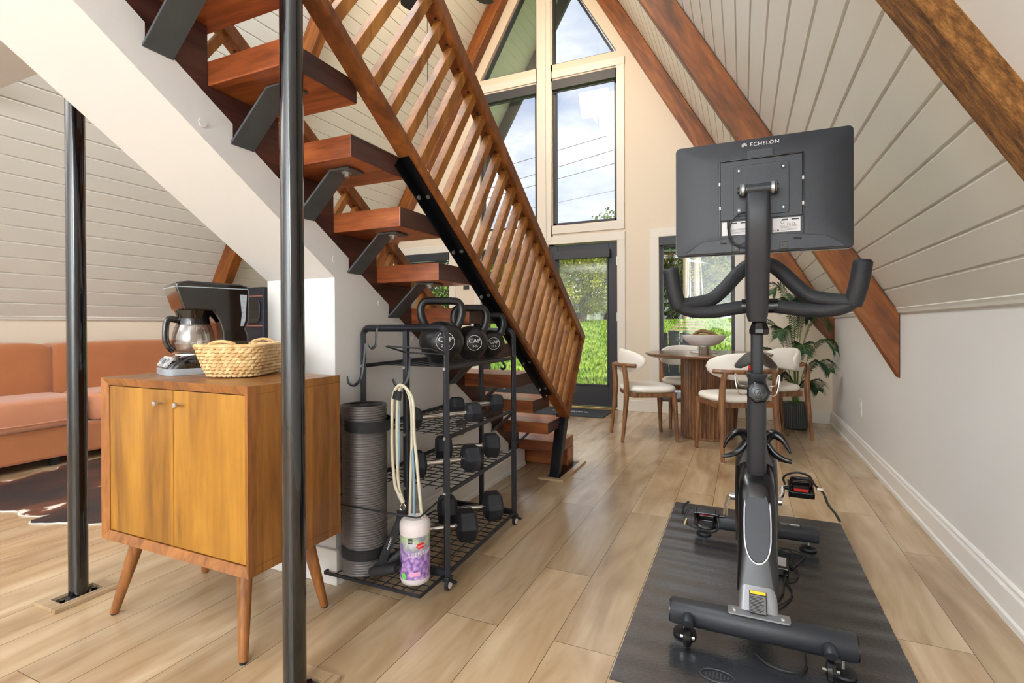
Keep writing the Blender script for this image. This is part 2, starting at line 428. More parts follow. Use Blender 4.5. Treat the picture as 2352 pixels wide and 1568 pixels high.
def obj(name, mb, mat, parent=None, smooth=True, bevel=0, sub=0, ang=38, bseg=2, label=None):
    vs = mb.v
    root = parent
    while root is not None and root.parent: root = root.parent
    if root is not None and root.get('_world'):
        off = root.location; vs = [v - off for v in vs]
    me = bpy.data.meshes.new(name); me.from_pydata([tuple(v) for v in vs], [], mb.f)
    finish(me, smooth, ang)
    me.materials.append(MT[mat] if isinstance(mat, str) else mat)
    o = bpy.data.objects.new(name, me); C.objects.link(o)
    if parent is not None: o.parent = parent
    if bevel:
        md = o.modifiers.new('bevel', 'BEVEL'); md.width = bevel; md.segments = bseg; md.limit_method = 'ANGLE'; md.angle_limit = math.radians(35)
        md.harden_normals = False
    if sub:
        md = o.modifiers.new('sub', 'SUBSURF'); md.levels = sub; md.render_levels = sub
    if label: o['label'] = label
    return o

def tag(o, label, cat, group=None):
    o['label'] = label; o['category'] = cat
    if group: o['group'] = group
    return o

def thing(name, label, cat, loc=(0, 0, 0), rotz=0, group=None, world=False):
    o = bpy.data.objects.new(name, None); C.objects.link(o); o.location = loc; o.rotation_euler = (0, 0, rotz)
    o.empty_display_size = .1
    if world: o['_world'] = 1
    return tag(o, label, cat, group)

def struct(name, mb, mat, parent=None, **k):
    k.setdefault('smooth', False)
    o = obj(name, mb, mat, parent, **k)
    if parent is None: o['kind'] = 'structure'
    return o

def dup(root, label=None, group=None, loc=None, rotz=None):
    def cp(o, par):
        c = o.copy(); C.objects.link(c); c.parent = par
        for ch in list(o.children): cp(ch, c)
        return c
    r = cp(root, None)
    if loc is not None: r.location = loc
    if rotz is not None: r.rotation_euler = (0, 0, rotz)
    if label: r['label'] = label
    if group: r['group'] = group
    return r

def text_mb(body, size, ext=.0006, align='CENTER', spacing=1.0):
    cu = bpy.data.curves.new('t', 'FONT'); cu.body = body; cu.size = size; cu.extrude = ext; cu.align_x = align; cu.align_y = 'CENTER'
    cu.space_character = spacing; cu.resolution_u = 3
    o = bpy.data.objects.new('t', cu); C.objects.link(o)
    dg = bpy.context.evaluated_depsgraph_get(); me = o.evaluated_get(dg).to_mesh()
    mb = MB().add([v.co.copy() for v in me.vertices], [tuple(p.vertices) for p in me.polygons])
    bpy.data.objects.remove(o); bpy.data.curves.remove(cu)
    return mb

def frame(origin, xdir, ydir):
    x = Vector(xdir).normalized(); y = Vector(ydir); y = (y - x * y.dot(x)).normalized(); z = x.cross(y)
    M = Matrix((x, y, z)).transposed().to_4x4(); M.translation = Vector(origin); return M

# ================================================================ the room
XR, XL, XC, YB, YF = 0.82, -5.32, -2.25, 6.0, -3.0
T3 = math.sqrt(3)
Z0 = 1.06                                    # where the roof slope starts on the knee walls
ZR = Z0 + (XR - XC) * T3                      # ridge
def roof_z(x): return Z0 + ((XR - x) if x > XC else (x - XL)) * T3

struct('floor', MB().box(XL, XR, YF, YB + .15, -.1, 0), 'floor_planks')
struct('wall_right', MB().box(XR, XR + .15, YF, YB + .15, -.1, Z0 + .06), 'wall_paint')
struct('wall_left', MB().box(XL - .15, XL, YF, YB + .15, -.1, Z0 + .06), 'warm_wall_paint')

def baseboard_profile(sgn, x):
    h = .135
    return [(x, 0), (x + sgn * .020, 0), (x + sgn * .020, .022), (x + sgn * .014, .03), (x + sgn * .014, h - .03), (x + sgn * .009, h - .02), (x + sgn * .009, h - .008), (x + sgn * .004, h), (x, h)]
struct('baseboard_right', MB().prism(baseboard_profile(-1, XR), 'Y', YF, YB), 'white_trim')
struct('baseboard_left', MB().prism(baseboard_profile(1, XL), 'Y', YF, YB), 'white_trim')
for i, (a, b) in enumerate(((-1.28, XR - .02), (XL + .02, -3.24))):
    struct('baseboard_back' if i == 0 else 'baseboard_back_left', MB().box(a, b, YB - .015, YB, 0, .13), 'trim_paint', bevel=.004)

# plank roof: tongue and groove boards with real V grooves, running along the room
def roof(side):
    p = .1287; g = .015; d = .009
    L = (XR - XC) * 2
    prof = []
    k = 0
    s = .020
    prof.append((0, 0))
    while s + p < L:
        prof += [(s, 0), (s + g / 2, -d), (s + g / 2 + .0015, -d), (s + g, 0)]
        s += p
    prof.append((L, 0))
    c60, s60 = .5, T3 / 2
    def P(s, h, y):
        # s along slope from the knee wall, h inward offset (negative = into the roof)
        if side == 1: return (XR - s * c60 - h * s60, y, Z0 + s * s60 - h * c60)
        return (XL + s * c60 + h * s60, y, Z0 + s * s60 - h * c60)
    y0, y1 = (1.25, YB + .0) if side == 1 else (.4, YB + .0)
    vs = [P(s, h, y) for y in (y0, y1) for s, h in prof]; n = len(prof)
    mb = MB().add(vs, [(i, i + 1, n + i + 1, n + i) for i in range(n - 1)])
    # outer skin closes the slab
    mb.add([P(0, -.12, y0), P(L, -.12, y0), P(L, -.12, y1), P(0, -.12, y1)], [(0, 1, 2, 3)])
    mb.add([P(0, 0, y0), P(0, -.12, y0), P(0, -.12, y1), P(0, 0, y1)], [(0, 1, 2, 3)])
    struct('ceiling_right' if side == 1 else 'ceiling_left', mb, 'plank_paint' if side == 1 else 'plank_paint')
    # nearer the camera the slope is drywalled
    dn = MB()
    h = .135 if side == 1 else .0
    ys = (YF, 1.2 if side == 1 else .4)
    q = [P(-.02, h, ys[0]), P(L, h, ys[0]), P(L, h, ys[1]), P(-.02, h, ys[1]), P(-.02, h - .1, ys[0]), P(L, h - .1, ys[0]), P(L, h - .1, ys[1]), P(-.02, h - .1, ys[1])]
    dn.add(q, [(0, 1, 2, 3), (4, 5, 6, 7), (0, 1, 5, 4), (3, 2, 6, 7), (0, 3, 7, 4), (1, 2, 6, 5)])
    struct('ceiling_drywall_right' if side == 1 else 'ceiling_drywall_left', dn, 'wall_paint')
    # two-step painted board where slope and knee wall meet
    tr = MB()
    for (sa, sb, h) in ((-.045, .022, .004), (-.09, -.045, .012)):
        pass
    x = XR if side == 1 else XL; sg = -1 if side == 1 else 1
    tr.prism([(x, Z0 + .055), (x + sg * .004, Z0 + .062), (x + sg * .022, Z0 + .03), (x + sg * .016, Z0 + .018), (x + sg * .012, Z0 + .006), (x, Z0 + .0)], 'Y', 1.2, YB)
    struct('trim_1' if side == 1 else 'trim_2', tr, 'plank_paint')
roof(1); roof(-1)
struct('wall_front', MB().add([(XL, YF, 0), (XR, YF, 0), (XR, YF, Z0), (XC, YF, ZR), (XL, YF, Z0), (XL, YF - .1, 0), (XR, YF - .1, 0), (XR, YF - .1, Z0), (XC, YF - .1, ZR), (XL, YF - .1, Z0)],
       [(0, 1, 2, 3, 4), (5, 6, 7, 8, 9), (0, 1, 6, 5), (1, 2, 7, 6), (2, 3, 8, 7), (3, 4, 9, 8), (4, 0, 5, 9)]), 'wall_paint')

# back gable wall built of pieces around the openings (the wall is 0.15 thick)
def back_wall():
    mb = MB(); y0, y1 = YB, YB + .15
    DR = (-2.20, -1.345); DL = (-3.155, -2.30)          # door openings
    WR = (-0.865, -0.075); WL = (-4.425, -3.635)          # low windows
    UR = (-2.145, -1.345); UL = (-3.155, -2.355)          # upper windows
    def col(xa, xb, za, zb):
        # a wall strip; the top can follow the slope
        if zb is None:
            zt = lambda x: roof_z(x) + .08
            xs = [xa] + ([XC] if xa < XC < xb else []) + [xb]
            poly = [(xa, za), (xb, za)] + [(x, zt(x)) for x in reversed(xs)]
            mb.prism(poly, 'Y', y0, y1)
        else: mb.box(xa, xb, y0, y1, za, zb)
    top_d = 2.0
    col(XL, WL[0], 0, None); col(WR[1], XR, 0, None)
    col(WL[0], WL[1], 0, .13); col(WL[0], WL[1], top_d, None)
    col(WR[0], WR[1], 0, .13); col(WR[0], WR[1], top_d, None)
    col(WL[1], DL[0], 0, None); col(DR[1], WR[0], 0, None)
    # strip between outer edge of the openings and mullion
    for (a, b, s) in ((DR[0], DR[1], 1), (DL[0], DL[1], -1)):
        col(a, b, 2.0, 2.235); col(a, b, 4.02, 4.225)
    # sloped infill above the triangle windows
    for s in (1, -1):
        mx = lambda x: x if s == 1 else 2 * XC - x
        e0, e1 = mx(-1.345), mx(-2.145)
        zt = lambda x: roof_z(mx(x) if s == -1 else x)
        poly = [(mx(-1.345), 4.225), (mx(-1.345), roof_z(-1.345) + .08), (mx(-2.145), roof_z(-2.145) + .08), (mx(-2.145), 5.575)]
        mb.prism(poly, 'Y', y0, y1)
    col(-2.20, -2.145, 2.235, 4.225) if False else None
    col(DL[1], DR[0], 0, 2.0)
    col(-2.355, -2.145, 2.0, None)
    struct('wall_back', mb, 'warm_wall_paint')
back_wall()

# trims on the gable wall
t = 0
def gtrim(n, *boxes, mat='trim_paint'):
    mb = MB()
    for (xa, xb, za, zb, d) in boxes: mb.box(xa, xb, YB - d, YB + .001, za, zb)
    return struct('trim_%d' % n, mb, mat, bevel=.002)
gtrim(3, (-2.34, -2.16, 2.05, 5.7, .018), (-2.275, -2.225, 2.05, 5.7, .030))
gtrim(4, (-2.15, -1.25, 4.05, 4.14, .016), (-1.345, -1.255, 2.225, 4.05, .016), (-2.15, -1.255, 2.13, 2.225, .016))
gtrim(5, (-3.25, -2.35, 4.05, 4.14, .016), (-3.245, -3.155, 2.225, 4.05, .016), (-3.245, -2.35, 2.13, 2.225, .016))
gtrim(6, (-2.30, -1.25, 2.002, 2.10, .014), (-1.343, -1.25, 0, 2.002, .014), (-2.298, -2.202, 0, 2.0, .014))
gtrim(7, (-3.25, -2.30, 2.002, 2.10, .014), (-3.25, -3.157, 0, 2.002, .014))
gtrim(8, (-.965, .02, 2.002, 2.10, .014), (-.965, -.867, 0.128, 2.002, .014), (-.073, .02, 0.128, 2.002, .014), (-.965, .02, .035, .128, .014))
gtrim(9, (-4.52, -3.54, 2.002, 2.10, .014), (-4.52, -4.427, 0.128, 2.002, .014), (-3.633, -3.54, 0.128, 2.002, .014), (-4.52, -3.54, .035, .128, .014))

# windows: frame > pane, roller blind cassette
def window(n, xa, xb, za, zb, cass=.10, valance=True):
    f = MB(); w = .035
    for a in ((xa, xa + w, za, zb), (xb - w, xb, za, zb), (xa, xb, za, za + w), (xa, xb, zb - w, zb)): f.box(a[0], a[1], YB + .03, YB + .10, a[2], a[3])
    o = struct('window_%d' % n, f, 'dark_door', bevel=.003)
    obj('pane', MB().box(xa + w, xb - w, YB + .062, YB + .066, za + w, zb - w), 'window_glass', o, smooth=False)
    if valance:
        b = obj('blind_cassette', MB().box(xa + .004, xb - .004, YB - .035, YB + .03, zb - cass, zb - .004), 'charcoal_plastic', o, smooth=False, bevel=.004)
        obj('blind_hem', MB().cyl((xa + .02, YB + .005, zb - cass - .02), (xb - .02, YB + .005, zb - cass - .02), .009, n=10), 'charcoal_plastic', o)
    return o
window(1, -.865, -.075, .13, 2.0)
window(2, -4.425, -3.635, .13, 2.0)
window(3, -2.145, -1.345, 2.235, 4.02, .12)
window(4, -3.155, -2.355, 2.235, 4.02, .12)
def tri_window(n, s):
    mx = lambda x: x if s == 1 else 2 * XC - x
    out = [(mx(-2.145), 4.225), (mx(-1.372), 4.225), (mx(-2.145), 5.565)]
    inn = [(mx(-2.125), 4.245), (mx(-1.412), 4.245), (mx(-2.125), 5.48)]
    y0, y1 = YB + .03, YB + .09
    vs = [(p[0], y, p[1]) for y in (y0, y1) for p in out + inn]
    fs = []
    for i in range(3):
        j = (i + 1) % 3
        fs += [(i, j, 3 + j, 3 + i), (6 + i, 6 + j, 9 + j, 9 + i), (i, j, 6 + j, 6 + i), (3 + i, 3 + j, 9 + j, 9 + i)]
    o = struct('window_%d' % n, MB().add(vs, fs), 'dark_door')
    obj('pane', MB().prism(inn, 'Y', YB + .06, YB + .064), 'window_glass', o, smooth=False)
tri_window(5, 1); tri_window(6, -1)

def door(n, xa, xb, hinge_right):
    w = .105; z0 = .03; z1 = 1.985
    f = MB().box(xa, xa + w, YB + .02, YB + .065, z0, z1).box(xb - w, xb, YB + .02, YB + .065, z0, z1)
    f.box(xa + w, xb - w, YB + .02, YB + .065, z1 - .125, z1).box(xa + w, xb - w, YB + .02, YB + .065, z0, z0 + .245)
    o = struct('door_%d' % n, f, 'dark_door', bevel=.004)
    ga, gb, gc, gd = xa + w, xb - w, z0 + .245, z1 - .125
    obj('pane', MB().box(ga, gb, YB + .04, YB + .044, gc, gd), 'window_glass', o, smooth=False)
    g = MB()
    for a in ((ga, ga + .018, gc, gd), (gb - .018, gb, gc, gd), (ga, gb, gc, gc + .018), (ga, gb, gd - .018, gd)): g.box(a[0], a[1], YB + .012, YB + .03, a[2], a[3])
    obj('glazing_bead', g, 'charcoal_plastic', o, smooth=False, bevel=.002)
    obj('blind_cassette', MB().box(ga - .03, gb + .03, YB - .045, YB + .018, gd - .055, gd + .045), 'charcoal_plastic', o, smooth=False, bevel=.004)
    hx = xb + .001 if hinge_right else xa - .001
    for hz in (.42, 1.1, 1.76):
        obj('hinge', MB().box(hx - .006, hx + .004, YB - .004, YB + .02, hz - .05, hz + .05), 'zinc', o, smooth=False)
    kx = xa + .05 if hinge_right else xb - .05
    kb = MB().cyl((kx, YB + .02, .98), (kx, YB - .03, .98), .011).cyl((kx, YB - .03, .98), (kx + (.1 if hinge_right else -.1), YB - .035, .98), .009)
    obj('door_handle', kb, 'black_steel', o)
    return o
door(1, -2.195, -1.35, True)
door(2, -3.15, -2.305, False)
struct('trim_10', MB().box(-3.16, -1.34, YB - .03, YB + .16, -.004, .024), 'brass_screw', bevel=.004)

# glimpses that stand on the walls
def outlet():
    t = thing('wall_outlet', 'white double socket outlet low on the right knee wall', 'outlet', (XR, 4.633, .363), world=True)
    obj('cover_plate', MB().box(XR - .006, XR, 4.595, 4.671, .302, .424), 'outlet_white', t, bevel=.002)
    for z in (.337, .389):
        obj('socket', MB().box(XR - .008, XR - .005, 4.617, 4.649, z - .015, z + .015), 'outlet_white', t, bevel=.001)
outlet()
tag(obj('wall_switch', MB().box(-3.415, -3.33, YB - .012, YB - .001, 1.49, 1.575), 'charcoal_plastic', smooth=False, bevel=.002), 'small square black switch plate on the back wall between window and doors', 'switch')

# ================================================================ roof beams (rafters)
def rafter(side, y0, y1, depth, label, mat, tipz, smax=7.2, name='roof_beam'):
    c60, s60 = .5, T3 / 2
    x0 = XR if side == 1 else XL; sg = -1 if side == 1 else 1
    # polygon in XZ : roof line from the wall up, then the underside back down to the plumb cut on the wall
    def P(s, h): return (x0 + sg * (s * c60 + h * s60), Z0 + s * s60 - h * c60)
    e = .002
    x_in = x0 + sg * e
    # underside line meets the wall plane at:
    z_tip = P(0, depth)[1] - (abs(P(0, depth)[0] - x0)) * T3
    z_tip = tipz
    lo = (x_in, z_tip); hi = (x_in, Z0 + .05)
    poly = [hi, P(.05, e * 2), P(smax, e * 2), P(smax, depth), P(.02, depth), lo]
    mb = MB().prism([(a, b) for a, b in poly], 'Y', y0, y1)
    return tag(obj(name, mb, mat, smooth=False, bevel=.006), label, 'beam')
LR = (XR - XC) * 2 - .12
rafter(1, 3.57, 3.66, .178, 'orange stained roof beam on the right slope, passing behind the bike screen', 'beam_wood', .69, LR)
rafter(1, 5.86, 5.995, .178, 'stained roof beam against the gable wall, right of the tall windows', 'beam_wood', .80, LR)
rafter(1, 1.195, 1.30, .180, 'rough brown roof beam in the upper right corner, nearest on the right slope', 'fuzzy_wood', .69, LR)
rafter(-1, 3.60, 3.70, .178, 'orange stained roof beam on the left slope, seen through the stair treads', 'beam_wood_left', .92, LR)
rafter(-1, 5.86, 5.995, .178, 'stained roof beam against the gable wall, left of the triangular window', 'beam_wood_left', .80, LR)
# underside of the loft over the lounge
struct('ceiling_loft', MB().box(-4.62, -1.83, YF, 1.56, 2.45, 2.62), 'wall_paint')

# ================================================================ stair
AN = math.radians(34.7)
AV = Vector((0, math.cos(AN), -math.sin(AN))); BV = Vector((0, math.sin(AN), math.cos(AN)))
def AB(a, b, x): return Vector((x, 0, 0)) + AV * a + BV * b
def ty(n): return 1.275 + .2555 * n
def tz(n): return 1.613 - .1765 * n
SX = -1.62                                     # centre line of the flight

def stair_wall():
    line = lambda y: 1.752 - .698 * (y - .924)
    top = [(-.6, line(-.6))]
    for k in range(-6, 9):
        y = ty(k) + .078
        if y < -.5 or y > 3.3: continue
        top += [(y, line(y)), (y, line(y) - .047), (y + .068, line(y + .068) - .008)]
    top += [(3.41, .03), (3.41, 0), (1.53, 0), (1.53, 1.19), (-.6, 1.19 + .69 * 2.13)]
    mb = MB().prism(top, 'X', -1.81, -1.4455)
    o = struct('wall_stair', mb, 'wall_paint')
    for i, (y, z) in enumerate(((1.0, 1.60), (1.30, 1.42), (1.53, 1.26), (1.80, 1.10), (2.05, .94))):
        pg = MB().cyl((-1.446, y, z), (-1.4425, y, z), .013, n=18)
        obj('bolt_cap', pg, 'wall_paint', o)
    prof = baseboard_profile(1, -1.4455)
    struct('baseboard_stair', MB().prism(prof, 'Y', 1.53, 3.39), 'white_trim')
    struct('baseboard_stair_front', MB().box(-1.81, -1.427, 1.512, 1.53, 0, .135), 'white_trim', bevel=.003)
stair_wall()

st = thing('staircase', 'open timber staircase with thick brown treads, steel brackets and slatted railings', 'stairs', (SX, 3.4, 0), world=True)
def stringer(x0, x1):
    N0, N1 = -6, 7
    up = []
    for n in range(N0, N1 + 1):
        up += [(ty(n) - (0 if n == N0 else 0), tz(n) - .0735), (ty(n + 1) - .001, tz(n) - .0735)]
    up += [(ty(8) - .001, tz(8) - .0735), (3.37, tz(8) - .0735), (3.37, .005)]
    low = [(3.30, .005), (ty(N0), 1.752 - .698 * (ty(N0) - .924) - .12)]
    return obj('stringer', MB().prism(up + low, 'X', x0, x1), 'stringer_wood', st, smooth=False, bevel=.002)
stringer(-1.475, -1.4475)
stringer(-1.808, -1.78)
for n in range(-6, 9):
    z = tz(n); y = ty(n)
    hw = .485
    tr = obj('tread', MB().box(SX - hw + .07, SX + hw, y, y + .285, z - .073, z), 'tread_wood', st, smooth=False, bevel=.003)
    if n == 8: continue
    for s in (1, -1):
        xo = lambda d: SX + s * (.168 + d)
        ys, ye = y + .07, y + .152
        p = [(xo(.006), z - .215), (xo(.16), z - .0745), (xo(.245), z - .0745), (xo(.245), z - .0805), (xo(.163), z - .0805), (xo(.008), z - .224)]
        br = obj('bracket', MB().prism(p, 'Y', ys, ye), 'raw_steel', tr, smooth=False, bevel=.0012)
        obj('bolt', MB().cyl((xo(.20), (ys + ye) / 2, z - .0805), (xo(.20), (ys + ye) / 2, z - .083), .017, n=20).cyl((xo(.20), (ys + ye) / 2, z - .083), (xo(.20), (ys + ye) / 2, z - .094), .010, n=6), 'zinc', tr, smooth=False)
    # grain caps show as darker end faces
    obj('end_grain', MB().box(SX + hw - .0005, SX + hw + .0012, y + .002, y + .283, z - .071, z - .002), 'stringer_wood', tr, smooth=False)
obj('bottom_block', MB().box(SX - .47, SX + .488, 3.462, 3.602, .003, tz(8) - .075), 'tread_wood', st, smooth=False, bevel=.004)

def railing(xa, xb, out):
    """xa inner edge (tread side), xb outer edge."""
    b0, b1 = 2.19, 2.22; t0, t1 = 2.80, 2.862
    amin, amax, tmin = -.235, 2.515, -.655
    x0, x1 = min(xa, xb), max(xa, xb)
    def slab(a0, a1, b0, b1, x0, x1, cut=None):
        ab = [(a0, b0), (a1, b0), (a1, b1), (a0, b1)]
        if cut: ab[1] = (cut, b0)
        mb = MB(); vs = [AB(a, b, x) for x in (x0, x1) for a, b in ab]
        return mb.add(vs, [(0, 1, 2, 3), (4, 5, 6, 7), (0, 1, 5, 4), (1, 2, 6, 5), (2, 3, 7, 6), (3, 0, 4, 7)])
    r = obj('railing', slab(tmin, amax, t0, t1, x0 - .004, x1 + .004), 'handrail_wood', st, smooth=False, bevel=.003)
    obj('bottom_rail', slab(amin, amax, b0, b1, x0, x1), 'handrail_wood', r, smooth=False, bevel=.002)
    obj('end_rail', slab(amax - .03, amax, b1, t0 + .03, x0, x1), 'handrail_wood', r, smooth=False, bevel=.002)
    k = 0
    a = -.006
    xm = (xa + xb) / 2
    while a < amax - .06:
        obj('baluster', slab(a - .036, a, b1 - .002, t0 + .002, xm - .019, xm + .019), 'rail_wood', r, smooth=False, bevel=.0015)
        a += .1063
    a = -.006 - .1063
    while a > amin + .04:
        obj('baluster', slab(a - .036, a, b1 - .002, t0 + .002, xm - .019, xm + .019), 'rail_wood', r, smooth=False, bevel=.0015)
        a -= .1063
    # screws on the rails
    aa = .05
    while aa < 2.4:
        p = AB(aa, t0 - .0008, xm); obj('screw_hole', MB().cyl(p, p - BV * .0015, .006, n=10), 'rubber', r, smooth=False); aa += .1063
    # steel angle: one leg on the tread ends, the other under the bottom rail
    g = MB(); sgn = 1 if out > 0 else -1
    lx = xa
    g.merge(slab(.335, 2.17, 2.146, 2.1895, min(lx, lx + sgn * .004), max(lx, lx + sgn * .004)))
    g.merge(slab(.335, 2.17, 2.1855, 2.1895, min(lx, lx + sgn * .047), max(lx, lx + sgn * .047)))
    obj('steel_angle', g, 'black_steel', r, smooth=False, bevel=.0012, label='black steel angle bolted under the bottom rail')
    for n in range(1, 9):
        a0 = (Vector((0, ty(n) + .0, tz(n))) - Vector((0, 0, 0))).dot(AV) + .06
        if not .34 < a0 < 2.17: continue
        p = AB(a0, 2.160, lx + sgn * .004); obj('angle_bolt', MB().cyl(p, p + Vector((sgn * .005, 0, 0)), .0085, n=12), 'zinc', r, smooth=False)
        p = AB(a0 + .02, 2.1855, lx + sgn * .028); obj('angle_bolt', MB().cyl(p, p - BV * .005, .0085, n=12), 'zinc', r, smooth=False)
    # foot post down to its floor plate
    f = MB(); xc = (xa + xb) / 2 + (-.024 if sgn > 0 else .024)
    ft = [(3.155, .004), (3.205, .004), (3.40, .365), (3.335, .40), (3.31, .40)]
    ft = [(3.160, .004), (3.212, .004), (3.385, .372), (3.31, .402)]
    f.prism(ft, 'X', xc - .036, xc + .030)
    f.box(xc - .05, xc + .055, 3.14, 3.58, .001, .006)
    obj('foot_post', f, 'black_steel', r, smooth=False, bevel=.002, label='black steel foot post under the end of the railing')
    return r
railing(-1.135, -1.07, 1)
railing(-2.105, -2.17, -1)

def plate_frame(name, x0, x1, y0, y1, w, label=None, parent=None):
    mb = MB(); h = .014
    o = [(x0, y0), (x1, y0), (x1, y1), (x0, y1)]; i = [(x0 + w, y0 + w), (x1 - w, y0 + w), (x1 - w, y1 - w), (x0 + w, y1 - w)]
    vs = [(p[0], p[1], z) for z in (0.0005, h) for p in o + i]; fs = []
    for k in range(4):
        j = (k + 1) % 4
        fs += [(k, j, 4 + j, 4 + k), (8 + k, 8 + j, 12 + j, 12 + k), (k, j, 8 + j, 8 + k), (4 + k, 4 + j, 12 + j, 12 + k)]
    return obj(name, mb.add(vs, fs), 'floor_planks', parent, smooth=False, bevel=.001)
pf = plate_frame('floor_plate_trim', -1.217, -1.045, 3.10, 3.62, .036, parent=st)

# support posts
def post(x, y, label, ztop):
    t = thing('support_post', label, 'post', (x, y, 0), world=True, group='round black steel posts')
    obj('pole', MB().cyl((x, y, .004), (x, y, ztop), .0298, n=48, cap=True), 'black_gloss', t)
    plate_frame('base_trim', x - .072, x + .066, y - .102, y + .10, .034, parent=t)
    b = MB().box(x - .036, x + .03, y - .066, y + .064, .0006, .004)
    obj('base_plate', b, 'black_gloss', t, smooth=False)
    for dy in (-.05, .05): obj('anchor_bolt', MB().cyl((x, y + dy, .004), (x, y + dy, .013), .009, n=6), 'black_gloss', t, smooth=False)
post(-2.253, 1.066, 'round black post behind the wooden cabinet, at the left edge of the stair soffit', 3.2)
post(-1.103, 1.012, 'nearest round black post, standing in front of the cabinet and stairs', 3.2)

# ================================================================ cabinet
def cabinet():
    x0, x1, y0, y1, z0, z1 = -2.035, -1.305, 1.032, 1.405, .268, .827
    t = thing('cabinet', 'honey coloured two-door wooden cabinet on tapered legs, standing between the two posts', 'cabinet', ((x0 + x1) / 2, (y0 + y1) / 2, 0), world=True)
    w = .026
    b = MB().box(x0, x1, y0 + .0302, y1, z1 - w, z1).box(x0, x1, y0 + .0302, y1, z0, z0 + w).box(x0, x0 + w, y0 + .0302, y1, z0 + w, z1 - w).box(x1 - w, x1, y0 + .0302, y1, z0 + w, z1 - w)
    b.box(x0 + w, x1 - w, y1 - .012, y1, z0 + w, z1 - w)
    obj('body', b, 'acorn_side', t, smooth=False, bevel=.0015)
    # mitred frame whose faces slope in to the doors
    o = [(x0, z0), (x1, z0), (x1, z1), (x0, z1)]; i = [(x0 + .027, z0 + .027), (x1 - .027, z0 + .027), (x1 - .027, z1 - .027), (x0 + .027, z1 - .027)]
    f = MB(); vs = [(a, y0, c) for a, c in o] + [(a, y0 + .012, c) for a, c in i] + [(a, y0 + .03, c) for a, c in i] + [(a, y0 + .03, c) for a, c in o]
    fs = []
    for k in range(4):
        j = (k + 1) % 4
        fs += [(k, j, 4 + j, 4 + k), (4 + k, 4 + j, 8 + j, 8 + k), (8 + k, 8 + j, 12 + j, 12 + k), (12 + k, 12 + j, j, k)]
    obj('front_frame', f.add(vs, fs), 'acorn_leg', t, smooth=False)
    xm = (x0 + x1) / 2 + .006
    for a, c, kx in ((x0 + .029, xm - .0015, xm - .052), (xm + .0015, x1 - .029, xm + .05)):
        d = obj('door', MB().box(a, c, y0 + .014, y0 + .032, z0 + .030, z1 - .030), 'acorn', t, smooth=False, bevel=.001)
        k = MB().lathe([(.0045, 0), (.004, .014), (.005, .016), (.0095, .02), (.0105, .026), (.008, .031), (.0001, .033)], 20)
        k.xf(frame((kx, y0 + .014, z1 - .072), (1, 0, 0), (0, 0, 1)))
        obj('knob', k, 'chrome', d)
    # apron and splayed legs
    obj('apron', MB().box(x0 + .09, x1 - .09, y0 + .05, y0 + .07, z0 - .032, z0 + .001).box(x0 + .09, x1 - .09, y1 - .07, y1 - .05, z0 - .032, z0 + .001)
        .box(x0 + .06, x0 + .08, y0 + .06, y1 - .06, z0 - .032, z0 + .001).box(x1 - .08, x1 - .06, y0 + .06, y1 - .06, z0 - .032, z0 + .001), 'acorn_leg', t, smooth=False, bevel=.002)
    for (fx, fy, tx, tyy) in ((-2.001, 1.052, -1.935, 1.10), (-1.355, 1.052, -1.405, 1.10), (-1.362, 1.383, -1.405, 1.34), (-2.001, 1.383, -1.935, 1.34)):
        lg = obj('leg', MB().cyl((tx, tyy, z0 + .002), (fx, fy, .006), .0235, .0135, 28), 'acorn_leg', t)
        obj('foot_pad', MB().cyl((fx, fy, .007), (fx, fy, 0), .0115, .0105, 20), 'rubber', lg)
cabinet()

